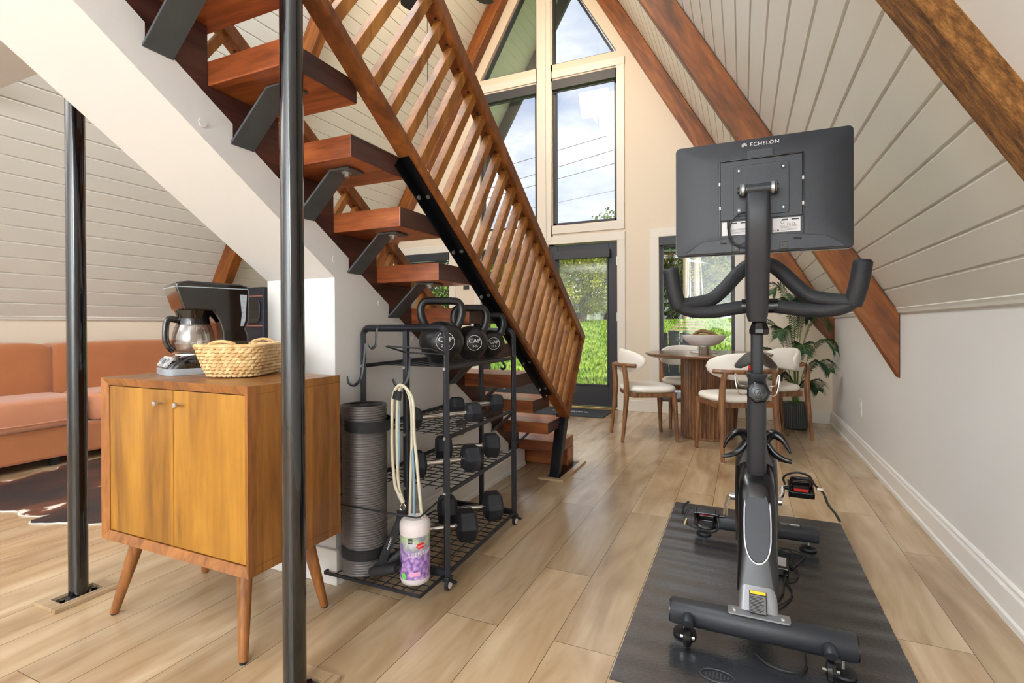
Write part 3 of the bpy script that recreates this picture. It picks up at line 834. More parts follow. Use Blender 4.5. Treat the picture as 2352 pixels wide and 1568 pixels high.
# ---- coffee maker (local frame: front faces -y)
def coffee_maker():
    t = thing('coffee_maker', 'black glossy drip coffee maker with glass carafe on the wooden cabinet', 'coffee maker', (-1.872, 1.295, .827), math.radians(-20))
    w = .092
    base = MB()
    rings = []
    for z, f in ((.0, 1.0), (.024, 1.0)):
        rings.append([(a, b - .005, z) for a, b in rrect(2 * w * f, .27 * f, .03)])
    bb = obj('base', MB().loft(rings), 'grey_plastic', t, bevel=.002)
    up = MB(); rings = []
    for z, ww, y0, y1 in ((.024, .090, -.137, .13), (.04, .088, -.125, .13), (.066, .080, -.088, .13), (.070, .076, -.08, .13)):
        h = (y1 - y0); rings.append([(a, b + (y0 + y1) / 2, z) for a, b in rrect(2 * ww, h, .03)])
    obj('upper_base', up.loft(rings), 'coffee_black', t)
    M = frame((0, -.1255, .047), (1, 0, 0), (0, .62, .78))
    p = obj('control_panel', MB().prism(rrect(.125, .042, .008), 'Z', -.004, .003).xf(M), 'silver_panel', t, smooth=False)
    obj('display', MB().prism(rrect(.036, .022, .002), 'Z', .003, .0045).xf(M), 'lcd', p, smooth=False)
    for i, (a, c, r) in enumerate(((-.042, .003, .008), (.042, .003, .009))):
        obj('dial', MB().cyl((a, c, .003), (a, c, .008), r, n=20).xf(M), 'grey_plastic', p)
    for a in (-.024, 0, .024):
        obj('button', MB().prism([(x + a, y - .0165) for x, y in rrect(.015, .005, .002)], 'Z', .003, .005).xf(M), 'grey_plastic', p)
    obj('warming_plate', MB().lathe([(.066, 0), (.066, .006), (.060, .008)], 36, (0, -.035, .069)), 'chrome', t)
    # rear tower + brew head as one curved side profile
    prof = [(.130, .02), (.130, .14), (.120, .165), (.132, .19), (.136, .30), (.128, .330), (.10, .336), (-.07, .340), (-.108, .334), (-.113, .322), (-.086, .235), (.008, .232), (.026, .20), (.040, .15), (.045, .07), (.048, .02)]
    m = MB().prism(prof, 'X', -w + .004, w - .004)
    obj('housing', m, 'coffee_black', t, smooth=True, bevel=.009, bseg=3, ang=30)
    obj('lid_seam', MB().prism([(-.112, .316), (.128, .316), (.128, .319), (-.112, .319)], 'X', -w + .002, w - .002), 'grey_plastic', t, smooth=False)
    for i, nn in enumerate(('12', '10', '8', '6', '4', '2')):
        M2 = frame((w - .0008, .110 + .0012 * (0 if i > 3 else 3 - i) * .6, .286 - i * .0195), (0, 1, 0), (0, 0, 1))
        obj('gauge_number', text_mb(nn + '-', .009, .0002).xf(M2), 'label_print', t, smooth=False)
    obj('filter_basket', MB().lathe([(.050, 0), (.062, .03)], 30, (0, -.035, .204)), 'black_gloss', t)
    ga = [(.100, .296), (.124, .296), (.118, .20), (.112, .176), (.101, .176), (.106, .22)]
    obj('water_gauge', MB().prism(ga, 'X', w - .005, w - .001), 'gauge_grey', t, smooth=False)
    # carafe
    cp = [(.045, 0), (.062, .006), (.070, .03), (.069, .06), (.060, .095), (.050, .112), (.052, .118)]
    car = obj('carafe', MB().lathe(cp, 40, (0, -.035, .078), cap=False), 'carafe_glass', t)
    obj('carafe_lid', MB().lathe([(.053, 0), (.053, .008), (.046, .014), (.02, .016)], 36, (0, -.035, .196)), 'black_gloss', car)
    obj('carafe_band', MB().lathe([(.053, 0), (.0555, 0), (.0545, .014), (.052, .014)], 36, (0, -.035, .182), cap=False), 'black_gloss', car)
    h = smooth_path([(0, -.085, .198), (0, -.112, .202), (0, -.122, .185), (0, -.124, .13), (0, -.114, .10), (0, -.100, .085)], 5)
    obj('carafe_handle', MB().tube(h, .013, 12, flat=.8), 'coffee_black', car)
    tx = text_mb('CAUTION HOT SURFACE', .0085, .0003)
    # wrap the caution text round the carafe
    tx.v = [Vector((.0701 * math.sin(v.x / .07), -.0705 * math.cos(v.x / .07) - .035, .115 + v.y)) for v in tx.v]
    tx.v = [Matrix.Translation((0, -.035, 0)) @ Matrix.Rotation(math.radians(58), 4, 'Z') @ Matrix.Translation((0, .035, 0)) @ v for v in tx.v]
    obj('caution_text', tx, 'logo_white', car, smooth=False)
coffee_maker()

# ---- woven basket
def basket():
    rot = math.radians(27)
    t = thing('woven_basket', 'woven straw basket beside the coffee maker on the wooden cabinet', 'basket', (-1.640, 1.285, .827), rot)
    L, W, H = .235, .160, .105
    def ring(z, grow, n=72):
        pts = []
        for a, b in rrect(W + grow, L + grow * 1.1, .045 + grow * .2, 8): pts.append(Vector((a, b, z)))
        return pts
    rows = 9
    body = MB()
    for r in range(rows):
        z = .006 + r * H / rows; g = .06 * (r / rows) ** .8
        base = ring(z + .004, g)
        # resample along the ring
        P = base + [base[0]]; seg = [(P[i + 1] - P[i]).length for i in range(len(P) - 1)]; tot = sum(seg)
        nb = 46
        def at(s):
            s %= tot
            for i, q in enumerate(seg):
                if s <= q: return P[i].lerp(P[i + 1], s / q if q else 0)
                s -= q
            return P[0]
        for k in range(nb):
            s0 = tot * (k + (r % 2) * .5) / nb
            ln = tot / nb
            pts = []; tp = []
            for j in range(7):
                u = j / 6
                p = at(s0 + (u - .18) * ln * 1.45)
                nrm = Vector((p.x / (W + g), p.y / (L + g), 0)).normalized()
                pts.append(p + nrm * (.0035 * math.sin(PI * u)) + Vector((0, 0, (u - .5) * .007 + rnd.uniform(-.0007, .0007))))
                tp.append(.45 + .75 * math.sin(PI * u) ** .7)
            body.tube(pts, .0066, 6, taper=tp)
    o = obj('weave', body, 'straw', t)
    inner = MB()
    rings = [[(p.x * s, p.y * s, z) for p in ring(z, g)] for z, g, s in ((.004, 0, .96), (.05, .03, .97), (H, .056, .97))]
    n = len(rings[0]); vs = [p for r in rings for p in r]
    inner.add(vs, [(i * n + k, i * n + (k + 1) % n, (i + 1) * n + (k + 1) % n, (i + 1) * n + k) for i in range(2) for k in range(n)] + [tuple(range(n))])
    obj('lining', inner, 'straw', t)
    rim = []
    for p in ring(H + .004, .066): rim.append(p)
    obj('rim', MB().tube(rim, .0062, 8, closed=True), 'straw', t)
    for s in (-1, 1):
        y = s * (L + .066) / 2
        hp = smooth_path([(-.04, y * 1.0, H), (-.038, y * 1.03, H + .012), (0, y * 1.05, H + .02), (.038, y * 1.03, H + .012), (.04, y, H)], 5)
        obj('handle', MB().tube(hp, .0055, 8), 'straw', t)
def straw_mat():
    m, n, l, b = nodes('straw')
    tc = n.new('ShaderNodeTexCoord'); nz = n.new('ShaderNodeTexNoise'); nz.inputs['Scale'].default_value = 34; nz.inputs['Detail'].default_value = 3
    l.new(tc.outputs['Object'], nz.inputs['Vector'])
    cr = n.new('ShaderNodeValToRGB'); e = cr.color_ramp.elements
    e[0].position = .3; e[0].color = srgb(184, 140, 84); e[1].position = .68; e[1].color = srgb(230, 202, 150)
    l.new(nz.outputs['Fac'], cr.inputs['Fac']); l.new(cr.outputs['Color'], b.inputs['Base Color']); b.inputs['Roughness'].default_value = .6
straw_mat(); basket()

# ---------------------------------------------------------------- sofa, hide rug, dark cabinet
def cushion(x0, x1, y0, y1, z0, z1, seed=0, puff=.02, nx=8, ny=14):
    r = random.Random(seed); mb = MB()
    def surf(face):
        pass
    # a superellipsoid-like box with soft wrinkles
    N, K = 36, 18
    cx, cy, cz = (x0 + x1) / 2, (y0 + y1) / 2, (z0 + z1) / 2; hx, hy, hz = (x1 - x0) / 2, (y1 - y0) / 2, (z1 - z0) / 2
    ph = [r.uniform(0, 6) for _ in range(6)]
    e = .22
    sp = lambda v, p: math.copysign(abs(v) ** p, v)
    vs = []
    for i in range(K + 1):
        th = -PI / 2 + PI * i / K
        for k in range(N):
            a = 2 * PI * k / N
            x = sp(math.cos(th), e) * sp(math.cos(a), e) * hx; y = sp(math.cos(th), e) * sp(math.sin(a), e) * hy; z = sp(math.sin(th), e) * hz
            wob = puff * .3 * (math.sin(y * 9 + ph[0]) + math.sin(y * 17 + z * 8 + ph[1]) * .6)
            vs.append((cx + x + wob * .4, cy + y, cz + z + wob * .5 * (1 if z > 0 else 0)))
    fs = [(i * N + k, i * N + (k + 1) % N, (i + 1) * N + (k + 1) % N, (i + 1) * N + k) for i in range(K) for k in range(N)]
    return mb.add(vs, fs)
def sofa():
    t = thing('sofa', 'rust orange suede sofa along the left wall, behind the left post', 'sofa', (-4.9, 2.3, 0), world=True)
    obj('base', MB().box(-5.27, -4.52, .55, 3.36, .06, .285), 'suede', t, smooth=False, bevel=.02)
    for y0, y1, s in ((.6, 2.22, 1), (2.24, 3.32, 2)):
        c = obj('seat_cushion', cushion(-5.15, -4.49, y0, y1, .275, .50, s, .016), 'suede_light', t, ang=80)
        obj('piping', MB().tube([(-4.492, y0 + .05, .33), (-4.488, (y0 + y1) / 2, .325), (-4.492, y1 - .05, .33)], .006, 8), 'suede_light', c)
    for y0, y1, s in ((.6, 2.20, 3), (2.18, 3.32, 4)):
        obj('back_cushion', cushion(-5.26, -4.94, y0, y1, .43, .885, s, .024), 'suede', t, ang=80)
    obj('back_rest', MB().box(-5.295, -5.16, .55, 3.36, .1, .80), 'suede', t, smooth=False, bevel=.03)
    for y in (.7, 2.0, 3.2):
        obj('foot', MB().box(-4.62, -4.57, y, y + .05, 0, .062), 'rubber', t, smooth=False)
sofa()
def rug():
    pts = []
    r = random.Random(3)
    key = [(-4.05, .98), (-3.98, 1.24), (-3.72, 1.37), (-3.60, 1.42), (-3.50, 1.405), (-3.40, 1.43), (-3.36, 1.47), (-3.34, 1.38), (-3.28, 1.375), (-3.16, 1.44), (-3.02, 1.48), (-2.86, 1.62), (-2.74, 1.80), (-2.80, 2.05), (-2.9, 2.3), (-2.85, 2.6), (-3.2, 2.75), (-3.7, 2.65), (-4.2, 2.72), (-4.45, 2.55), (-4.44, 2.2), (-4.46, 2.02), (-4.36, 1.93), (-4.40, 1.86), (-4.33, 1.74), (-4.38, 1.58), (-4.33, 1.44), (-4.44, 1.28), (-4.38, 1.02)]
    P = smooth_path([(a, b, 0) for a, b in key + [key[0]]], 5)[:-1]
    poly = [(p.x + r.uniform(-.004, .004), p.y + r.uniform(-.004, .004)) for p in P]
    cx = sum(p[0] for p in poly) / len(poly); cy = sum(p[1] for p in poly) / len(poly)
    t = thing('cowhide_rug', 'dark brindled cowhide rug with cream patches on the floor in front of the sofa', 'rug', (cx, cy, 0), world=True)
    n = len(poly); big = []
    for i in range(n):
        ax, ay = poly[i - 1]; bx, by = poly[(i + 1) % n]; dx, dy = bx - ax, by - ay; L = math.hypot(dx, dy) or 1
        big.append((poly[i][0] + dy / L * .007, poly[i][1] - dx / L * .007))
    obj('hide_edge', MB().prism(big, 'Z', .0008, .005), 'ceramic', t, smooth=False)
    obj('hide', MB().prism(poly, 'Z', .0052, .009), 'cowhide', t, smooth=False)
rug()
def dark_cabinet():
    t = thing('game_cabinet', 'tall black cabinet with copper lines, half hidden behind the coffee maker', 'cabinet', (-4.25, 3.72, 0), world=True)
    x0, x1, y0, y1 = -4.62, -4.10, 3.42, 4.0
    obj('body', MB().box(x0, x1, y0, y1, 0, 1.375), 'dark_cabinet', t, smooth=False, bevel=.01)
    for z in (1.29, 1.01):
        obj('trim_line', MB().box(x0 + .01, x1 - .01, y0 - .004, y0 + .002, z - .006, z + .006), 'copper_line', t, smooth=False)
    obj('door_panel', MB().prism([(a - 4.36, c + 1.15) for a, c in rrect(.44, .23, .05)], 'Y', y0 - .012, y0 + .001), 'black_gloss', t, bevel=.004)
    obj('lower_panel', MB().box(x0 + .03, x1 - .03, y0 - .006, y0 + .001, .05, .96), 'dark_cabinet', t, smooth=False, bevel=.003)
dark_cabinet()

# ---------------------------------------------------------------- storage rack
RK = dict(y0=1.66, y1=2.34)
def rx(side, y):  # rack is a touch out of square with the wall
    f = (y - 1.66) / .68
    return (-1.418 if side < 0 else -1.022 if side > 0 else -1.205) - f * .026
rack = thing('storage_rack', 'black steel storage rack on casters with wire shelves, against the white stair wall', 'rack', (-1.2, 2.0, 0), world=True)
def rack_frame(y, top):
    r = .0125
    xa, xb = rx(-1, y), rx(1, y); R = .03
    pts = [(xa, y, .052), (xa, y, top - R)] + [(xa + R - R * math.cos(a), y, top - R + R * math.sin(a)) for a in (PI / 8, PI / 4, 3 * PI / 8, PI / 2)] + \
          [(xb - R + R * math.cos(a), y, top - R + R * math.sin(a)) for a in (PI / 2, 3 * PI / 8, PI / 4, PI / 8, 0)] + [(xb, y, .052)]
    f = obj('end_frame', MB().tube(pts, r * 1.2, 4, up=(0, 1, 0)), 'rack_black', rack, smooth=False, bevel=.002)
    obj('middle_upright', MB().box(rx(0, y) - r * .8, rx(0, y) + r * .8, y - r * .8, y + r * .8, .052, top - .01), 'rack_black', f, smooth=False, bevel=.002)
    obj('bottom_bar', MB().box(xa, xb, y - .010, y + .010, .052, .078), 'rack_black', f, smooth=False, bevel=.002)
    for x in (xa, xb):
        for z in (.15, .23, .31, .43, .51, .64, .72, .87, .91):
            obj('peg_hole', MB().cyl((x, y - .0135, z), (x, y - .0125, z), .0032, n=10), 'bike_gloss', f, smooth=False)
    for x in (xa, rx(0, y), xb):
        for z in (.367, .576, .838):
            obj('screw', MB().cyl((x, y - .0175, z), (x, y - .012, z), .0055, n=12), 'zinc', f)
    for x in (xa, xb):
        c = obj('caster', MB().box(x - .014, x + .014, y - .014, y + .022, .034, .052), 'rack_black', f, smooth=False, bevel=.002)
        M = frame((x + .004, y + .002, .0225), (0, 1, 0), (0, 0, 1))
        obj('caster_wheel', MB().lathe([(.0001, -.008), (.019, -.008), (.0225, -.005), (.0225, .005), (.019, .008), (.0001, .008)], 28, cap=False).xf(M), 'rubber', c)
        obj('wheel_hub', MB().lathe([(.0001, -.0085), (.015, -.0085), (.015, .0085), (.0001, .0085)], 24, cap=False).xf(M), 'outlet_white', c)
        obj('brake_lever', MB().bar((x, y, .044), (x + .045, y - .01, .040), .018, .005), 'rack_black', c, smooth=False, bevel=.002)
rack_frame(1.66, .992); rack_frame(2.34, .975)
for z in (.838, .576, .367, .06):
    w = MB(); zz = z + .003
    n = 15
    for i in range(1, n):
        y = 1.67 + (.66) * i / n; w.bar((rx(-1, y), y, zz), (rx(1, y), y, zz), .003, .003)
    for i in range(1, 7):
        f = i / 7; w.bar((rx(-1, 1.67) * (1 - f) + rx(1, 1.67) * f, 1.67, zz + .003), (rx(-1, 2.33) * (1 - f) + rx(1, 2.33) * f, 2.33, zz + .003), .003, .003)
    sh = obj('shelf', w, 'rack_black', rack, smooth=False)
    for sd in (-1, 1): obj('side_rail', MB().tube([(rx(sd, 1.66), 1.665, z), (rx(sd, 2.34), 2.335, z)], .0085, 10), 'rack_black', sh)
# front tray with its guard rail and the upper wire loop
def tray():
    x0, x1, y0, y1, z = -1.468, -1.030, 1.492, 1.655, .055
    m = MB()
    for p, q in (((x0, y0), (x1, y0)), ((x1, y0), (x1, y1)), ((x1, y1), (x0, y1)), ((x0, y1), (x0, y0))): m.bar((*p, z), (*q, z), .007, .011)
    t = obj('front_tray', m, 'rack_black', rack, smooth=False)
    w = MB()
    for i in range(1, 10): w.bar((x0 + (x1 - x0) * i / 10, y0, z - .003), (x0 + (x1 - x0) * i / 10, y1, z - .003), .003, .003)
    for i in range(1, 4): w.bar((x0, y0 + (y1 - y0) * i / 4, z - .005), (x1, y0 + (y1 - y0) * i / 4, z - .005), .003, .003)
    obj('wire_grid', w, 'rack_black', t, smooth=False)
    obj('guard_wire', MB().tube([(-1.418, 1.65, .36), (-1.455, 1.50, .327), (-1.40, 1.496, .326), (-1.045, 1.494, .328), (-1.033, 1.50, .33), (-1.022, 1.65, .365)], .0032, 8), 'rack_black', t)
    obj('wire_loop', MB().tube([(-1.205, 1.652, .898), (-1.176, 1.50, .927), (-1.168, 1.496, .928), (-.992, 1.497, .921), (-.988, 1.502, .92), (-1.022, 1.652, .893)], .0032, 8, closed=True), 'rack_black', t)
tray()
def hook(p, label=None):
    obj('hook', MB().tube(smooth_path(p, 4), .0062, 4, flat=.45, up=(0, 1, 0)), 'rack_black', rack, smooth=False)
hook([(-1.338, 1.66, 1.0), (-1.336, 1.645, .99), (-1.336, 1.642, .935), (-1.342, 1.64, .918), (-1.358, 1.638, .913), (-1.368, 1.636, .926)])
hook([(-1.395, 1.645, .93), (-1.390, 1.625, .84), (-1.394, 1.615, .79), (-1.415, 1.605, .765), (-1.440, 1.598, .775), (-1.447, 1.596, .800)])
hook([(-1.180, 1.648, .88), (-1.170, 1.628, .83), (-1.172, 1.615, .792), (-1.184, 1.605, .776), (-1.208, 1.596, .778), (-1.216, 1.59, .800)])
hook([(-1.10, 2.30, .83), (-1.075, 2.30, .80), (-1.085, 2.30, .785), (-1.10, 2.30, .79)])

# ---- things on the rack
def kettlebell(loc, r, ztop, lbs, label, rotz):
    """local frame: front (logo) faces -y, handle spans x"""
    t = thing('kettlebell', label, 'kettlebell', loc, rotz, 'kettlebells on the top shelf')
    H = ztop - loc[2]; k = r
    prof = []
    for i in range(19):
        a = -PI / 2 + PI * i / 18
        z = k * .92 + math.sin(a) * k * .92
        rr = math.cos(a) * k
        if z < .012: z = .0; rr = max(rr, k * .42) if i else 0.0001
        prof.append((rr, z))
    body = obj('body', MB().lathe(prof, 40, cap=False), 'vinyl_black', t)
    hb = k * 1.55
    path = smooth_path([(-k * .50, 0, k * 1.3), (-k * .80, 0, k * 1.75), (-k * .93, 0, H - .055), (-k * .80, 0, H - .020), (-k * .5, 0, H - .0135), (0, 0, H - .0135), (k * .5, 0, H - .0135), (k * .80, 0, H - .020), (k * .93, 0, H - .055), (k * .80, 0, k * 1.75), (k * .50, 0, k * 1.3)], 5)
    n = len(path); tp = [1.0 + .55 * max(0, abs(2 * i / (n - 1) - 1) - .45) for i in range(n)]
    obj('handle', MB().tube(path, .0155, 14, taper=tp, up=(0, 1, 0)), 'vinyl_black', t)
    # raised wave and logo roundel on the front of the bell
    def wrap(v, extra=0.0, up=.0):
        # v.x, v.y lie in a plane tangent to the front; bend onto the ball
        ax, az = v.x / k, v.y / (k * .92)
        s = math.sqrt(max(0, 1 - min(.98, ax * ax + az * az)))
        return Vector((v.x, -(k * s + v.z + extra), k * .92 + v.y))
    ring = []
    R = k * .40
    for i in range(40): ring.append(wrap(Vector((R * math.cos(2 * PI * i / 40), R * math.sin(2 * PI * i / 40), .0006))))
    lg = obj('logo_ring', MB().tube(ring, .0011, 6, closed=True), 'logo_white', t)
    for body_t, sz, dy in (('CAP', k * .30, k * .10), (lbs + ' lb', k * .17, -k * .18)):
        tx = text_mb(body_t, sz, .0005)
        tx.v = [wrap(Vector((v.x * 1.15, v.y + dy, v.z + .0008))) for v in tx.v]
        obj('lettering', tx, 'logo_white', lg, smooth=False)
    for s in (-1, 1):
        wv = [wrap(Vector((s * k * a, k * b, .0004))) for a, b in ((.50, .02), (.60, .10), (.72, .08), (.80, -.06), (.86, -.25), (.88, -.45))]
        obj('grip_line', MB().tube(smooth_path(wv, 4), .0012, 6), 'vinyl_black', t)
ZS = .8495
kettlebell((-1.158, 1.845, ZS), .094, 1.119, '20', 'largest black kettlebell, nearest on the top rack shelf', math.radians(42))
kettlebell((-1.13, 2.045, ZS), .082, 1.095, '15', 'middle-sized 15 lb kettlebell between the other two on the top shelf', math.radians(42))
kettlebell((-1.13, 2.245, ZS), .071, 1.066, '10', 'smallest 10 lb kettlebell, farthest back on the top rack shelf', math.radians(42))

def dumbbell(a, b, z, r, L, label):
    a = Vector((a[0], a[1], 0)); b = Vector((b[0], b[1], 0)); c = (a + b) / 2; d = (b - a).normalized()
    ap = r * math.cos(PI / 6)
    t = thing('dumbbell', label, 'dumbbell', (c.x, c.y, z + ap), math.atan2(d.y, d.x), 'hex dumbbells on the rack')
    half = (b - a).length / 2
    for s in (-1, 1):
        hd = MB(); rings = []
        x0, x1 = half - L / 2, half + L / 2
        for x, f in ((x0, .72), (x0 + L * .16, 1.0), (x1 - L * .16, 1.0), (x1, .72)):
            rings.append([(s * x, r * f * math.cos(PI / 3 * k), r * f * math.sin(PI / 3 * k)) for k in range(6)])
        h = obj('head', hd.loft(rings), 'hex_rubber', t, smooth=False, bevel=.0025)
        obj('stamped_mark', MB().box(s * half - L * .2, s * half + L * .2, -r * .28, r * .28, ap - .0002, ap + .0008), 'rubber', h, smooth=False, bevel=.0006)
    e = half - L / 2
    hp = [(.0125, -e), (.0125, -e + .006), (.0105, -e + .008), (.0115, -e * .5), (.0135, 0), (.0115, e * .5), (.0105, e - .008), (.0125, e - .006), (.0125, e)]
    obj('handle', MB().lathe(hp, 20).xf(Matrix.Rotation(PI / 2, 4, 'Y')), 'chrome', t)
g = .006
dumbbell((-1.235, 1.745), (-1.075, 1.965), .576 + .0075, .046, .064, 'hex dumbbell nearest the front on the upper dumbbell shelf')
dumbbell((-1.235, 2.10), (-1.105, 2.255), .576 + .0075, .045, .062, 'hex dumbbell farther back on the upper dumbbell shelf')
dumbbell((-1.235, 1.765), (-1.075, 1.945), .367 + .0075, .061, .076, 'hex dumbbell nearest the front on the middle dumbbell shelf')
dumbbell((-1.285, 2.06), (-1.105, 2.20), .367 + .0075, .061, .076, 'hex dumbbell farther back on the middle dumbbell shelf')
dumbbell((-1.285, 1.80), (-1.105, 1.955), .06 + .0075, .072, .086, 'big hex dumbbell nearest the front on the bottom rack shelf')
dumbbell((-1.275, 2.075), (-1.105, 2.215), .06 + .0075, .072, .086, 'big hex dumbbell farther back on the bottom rack shelf')

def yoga_mat():
    cx, cy, r, h = -1.345, 1.578, .0835, .632
    t = thing('yoga_mat', 'rolled dark grey ribbed exercise mat with straps, standing on the rack tray', 'mat', (cx, cy, .0625), math.radians(-20))
    prof = []; z = 0; k = 0
    while z < h:
        prof += [(r, z), (r + .0022, z + .0022), (r + .0028, z + .004), (r + .0022, z + .0058), (r, z + .008)]; z += .0095
    prof.append((r, h)); prof += [(r - .004, h + .002), (.022, h - .002), (.0215, h - .02), (.001, h - .02)]
    obj('roll', MB().lathe(prof, 48), 'foam_mat', t, ang=70)
    sp = MB(); pts = []
    for i in range(120):
        a = i / 120 * 2 * PI * 6; rr = .024 + (r - .028) * i / 120; pts.append((rr * math.cos(a), rr * math.sin(a), h + .0015))
    obj('spiral_edge', sp.tube(pts, .0011, 4), 'mat_strap', t)
    for z in (.545, .062):
        obj('strap', MB().lathe([(r + .003, z), (r + .0055, z + .001), (r + .0055, z + .041), (r + .003, z + .042)], 48, cap=False).xf(Matrix.Rotation(math.radians(3), 4, 'Y') @ Matrix.Rotation(0, 4, 'Z')), 'mat_strap', t)
    obj('carry_strap', MB().tube(smooth_path([(-.088, -.012, .60), (-.103, -.016, .56), (-.108, -.014, .35), (-.106, -.012, .12), (-.092, -.01, .06)], 6), .016, 6, flat=.2, up=(0, 1, 0)), 'mat_strap', t)
yoga_mat()

def wipes():
    t = thing('wipes_tub', 'white tub of disinfecting wipes with lilac flower label on the rack tray', 'tub', (-1.105, 1.572, .0625), math.radians(4))
    r = .0545
    obj('tub', MB().lathe([(.046, 0), (r - .003, .004), (r, .014), (r, .185), (r - .001, .19)], 48), 'tub_white', t)
    obj('lid', MB().lathe([(r + .001, .182), (r + .0018, .19), (r + .0018, .214), (r - .004, .226), (.038, .233), (.03, .229), (.012, .228), (.0001, .228)], 48, cap=False), 'tub_white', t)
    M = MB(); n = 60
    a0, a1 = math.radians(-195), math.radians(15)
    def band(z0, z1, a0, a1, rr, n=48):
        vs = []
        for k in range(n + 1):
            a = a0 + (a1 - a0) * k / n
            for z in (z0, z1): vs.append((rr * math.cos(a), rr * math.sin(a), z))
        return MB().add(vs, [(2 * k, 2 * k + 2, 2 * k + 3, 2 * k + 1) for k in range(n)])
    lb = obj('label', band(.024, .178, a0, a1, r + .0007), 'lilac_label', t)
    obj('label_edge', band(.026, .176, math.radians(-176), math.radians(-158), r + .0012, 8), 'label_purple', lb)
    def wrap(tx, ang, z, tilt=0, rr=r + .0016):
        c, s = math.cos(tilt), math.sin(tilt)
        out = MB()
        out.f = tx.f
        for v in tx.v:
            x = v.x * c - v.y * s; y = v.x * s + v.y * c
            a = ang + x / rr
            out.v.append(Vector(((rr + v.z) * math.cos(a), (rr + v.z) * math.sin(a), z + y)))
        return out
    obj('lettering', wrap(text_mb('SCENTIVA', .021, .0003), math.radians(-37), .118, .12), 'logo_white', lb, smooth=False)
    rb = MB()
    def patch(hw, hh, n=14):
        vs = []
        for i in range(n + 1):
            x = -hw + 2 * hw * i / n; h = hh(x)
            vs += [Vector((x, -h, .0002)), Vector((x, h, .0002))]
        return MB().add(vs, [(2 * i, 2 * i + 2, 2 * i + 3, 2 * i + 1) for i in range(n)])
    rb = patch(.018, lambda x: .010 * min(1, (.0185 - abs(x)) / .009))
    obj('red_badge', wrap(rb, math.radians(-38), .146, .15), 'red_plastic', lb, smooth=False)
    obj('lettering', wrap(text_mb('CLOROX', .0078, .0003), math.radians(-38), .1455, .15, r + .0024), 'logo_white', lb, smooth=False)
    bx = patch(.009, lambda x: .009)
    obj('black_badge', wrap(bx, math.radians(-78), .164), 'rubber', lb, smooth=False)
    obj('lettering', wrap(text_mb('KILLS\n99.9%', .0062, .0002), math.radians(-78), .164, 0, r + .0024), 'logo_white', lb, smooth=False)
    obj('lettering', wrap(text_mb('WIPES', .0125, .0002, spacing=1.1), math.radians(-167), .10, PI / 2, r + .0022), 'logo_white', lb, smooth=False)
    pk = patch(.019, lambda x: .007)
    obj('pink_patch', wrap(pk, math.radians(-60), .046, .1), 'label_pink', lb, smooth=False)
    gd = patch(.010, lambda x: .012 * math.sqrt(max(0.0, 1 - (x / .0101) ** 2)))
    obj('green_dot', wrap(gd, math.radians(-105), .036), 'label_green', lb, smooth=False)
wipes()

def bands():
    t = thing('resistance_bands', 'cream and blue resistance tubes hanging from the rack hook above the wipes', 'resistance band', (-1.2, 1.6, .78), world=True)
    Y = 1.596
    def tb(pts, mat, r=.0062, y=Y):
        return obj('tube', MB().tube(smooth_path([(a, y + dy, c) for a, dy, c in pts], 5), r, 10), mat, t)
    tb([(-1.186, .31 - .31, .345), (-1.210, 0, .385), (-1.218, 0, .43), (-1.226, 0, .53), (-1.225, 0, .67), (-1.218, 0, .735), (-1.201, 0, .768), (-1.180, 0, .776), (-1.153, .002, .757), (-1.131, .004, .713), (-1.127, .004, .60), (-1.116, .002, .509), (-1.084, -.01, .29), (-1.075, -.01, .24)], 'tube_cream')
    tb([(-1.198, .012, .36), (-1.208, .012, .42), (-1.210, .01, .6), (-1.205, .01, .72), (-1.190, .01, .768), (-1.165, .012, .758), (-1.147, .014, .70), (-1.143, .014, .58), (-1.147, .014, .496), (-1.152, .01, .28), (-1.152, .01, .22)], 'tube_cream')
    tb([(-1.195, .02, .325), (-1.212, .016, .365), (-1.210, .014, .45), (-1.204, .014, .52), (-1.207, .016, .62), (-1.202, .016, .72)], 'tube_blue', .0058)
    tb([(-1.149, .02, .66), (-1.147, .018, .58), (-1.141, .014, .515), (-1.133, .01, .426), (-1.126, .0, .285), (-1.126, 0, .23)], 'tube_blue', .0058)
    obj('tape_wrap', MB().tube([(-1.2, Y + .004, .752), (-1.208, Y + .004, .722)], .021, 12, flat=.6, up=(0, 1, 0)), 'rubber', t)
    obj('clip', MB().tube([(-1.182, Y + .005, .335), (-1.170, Y + .005, .318), (-1.176, Y + .005, .296), (-1.192, Y + .005, .304)], .0042, 8, closed=True), 'chrome', t)
    obj('sleeve', MB().cyl((-1.196, Y + .006, .358), (-1.178, Y + .004, .328), .011, .008, 14), 'tube_cream', t)
    st2 = obj('webbing', MB().tube(smooth_path([(-1.182, 1.59, .30), (-1.186, 1.588, .26), (-1.200, 1.555, .20), (-1.222, 1.54, .14), (-1.232, 1.535, .105)], 6), .0165, 6, flat=.18, up=(.2, -1, 0)), 'mat_strap', t)
    M = frame((-1.2035, 1.548, .192), (-.36, -.2, -1), (1, -.3, -.3))
    obj('lettering', text_mb('GAIAM', .016, .0004).xf(M), 'logo_white', st2, smooth=False)
bands()
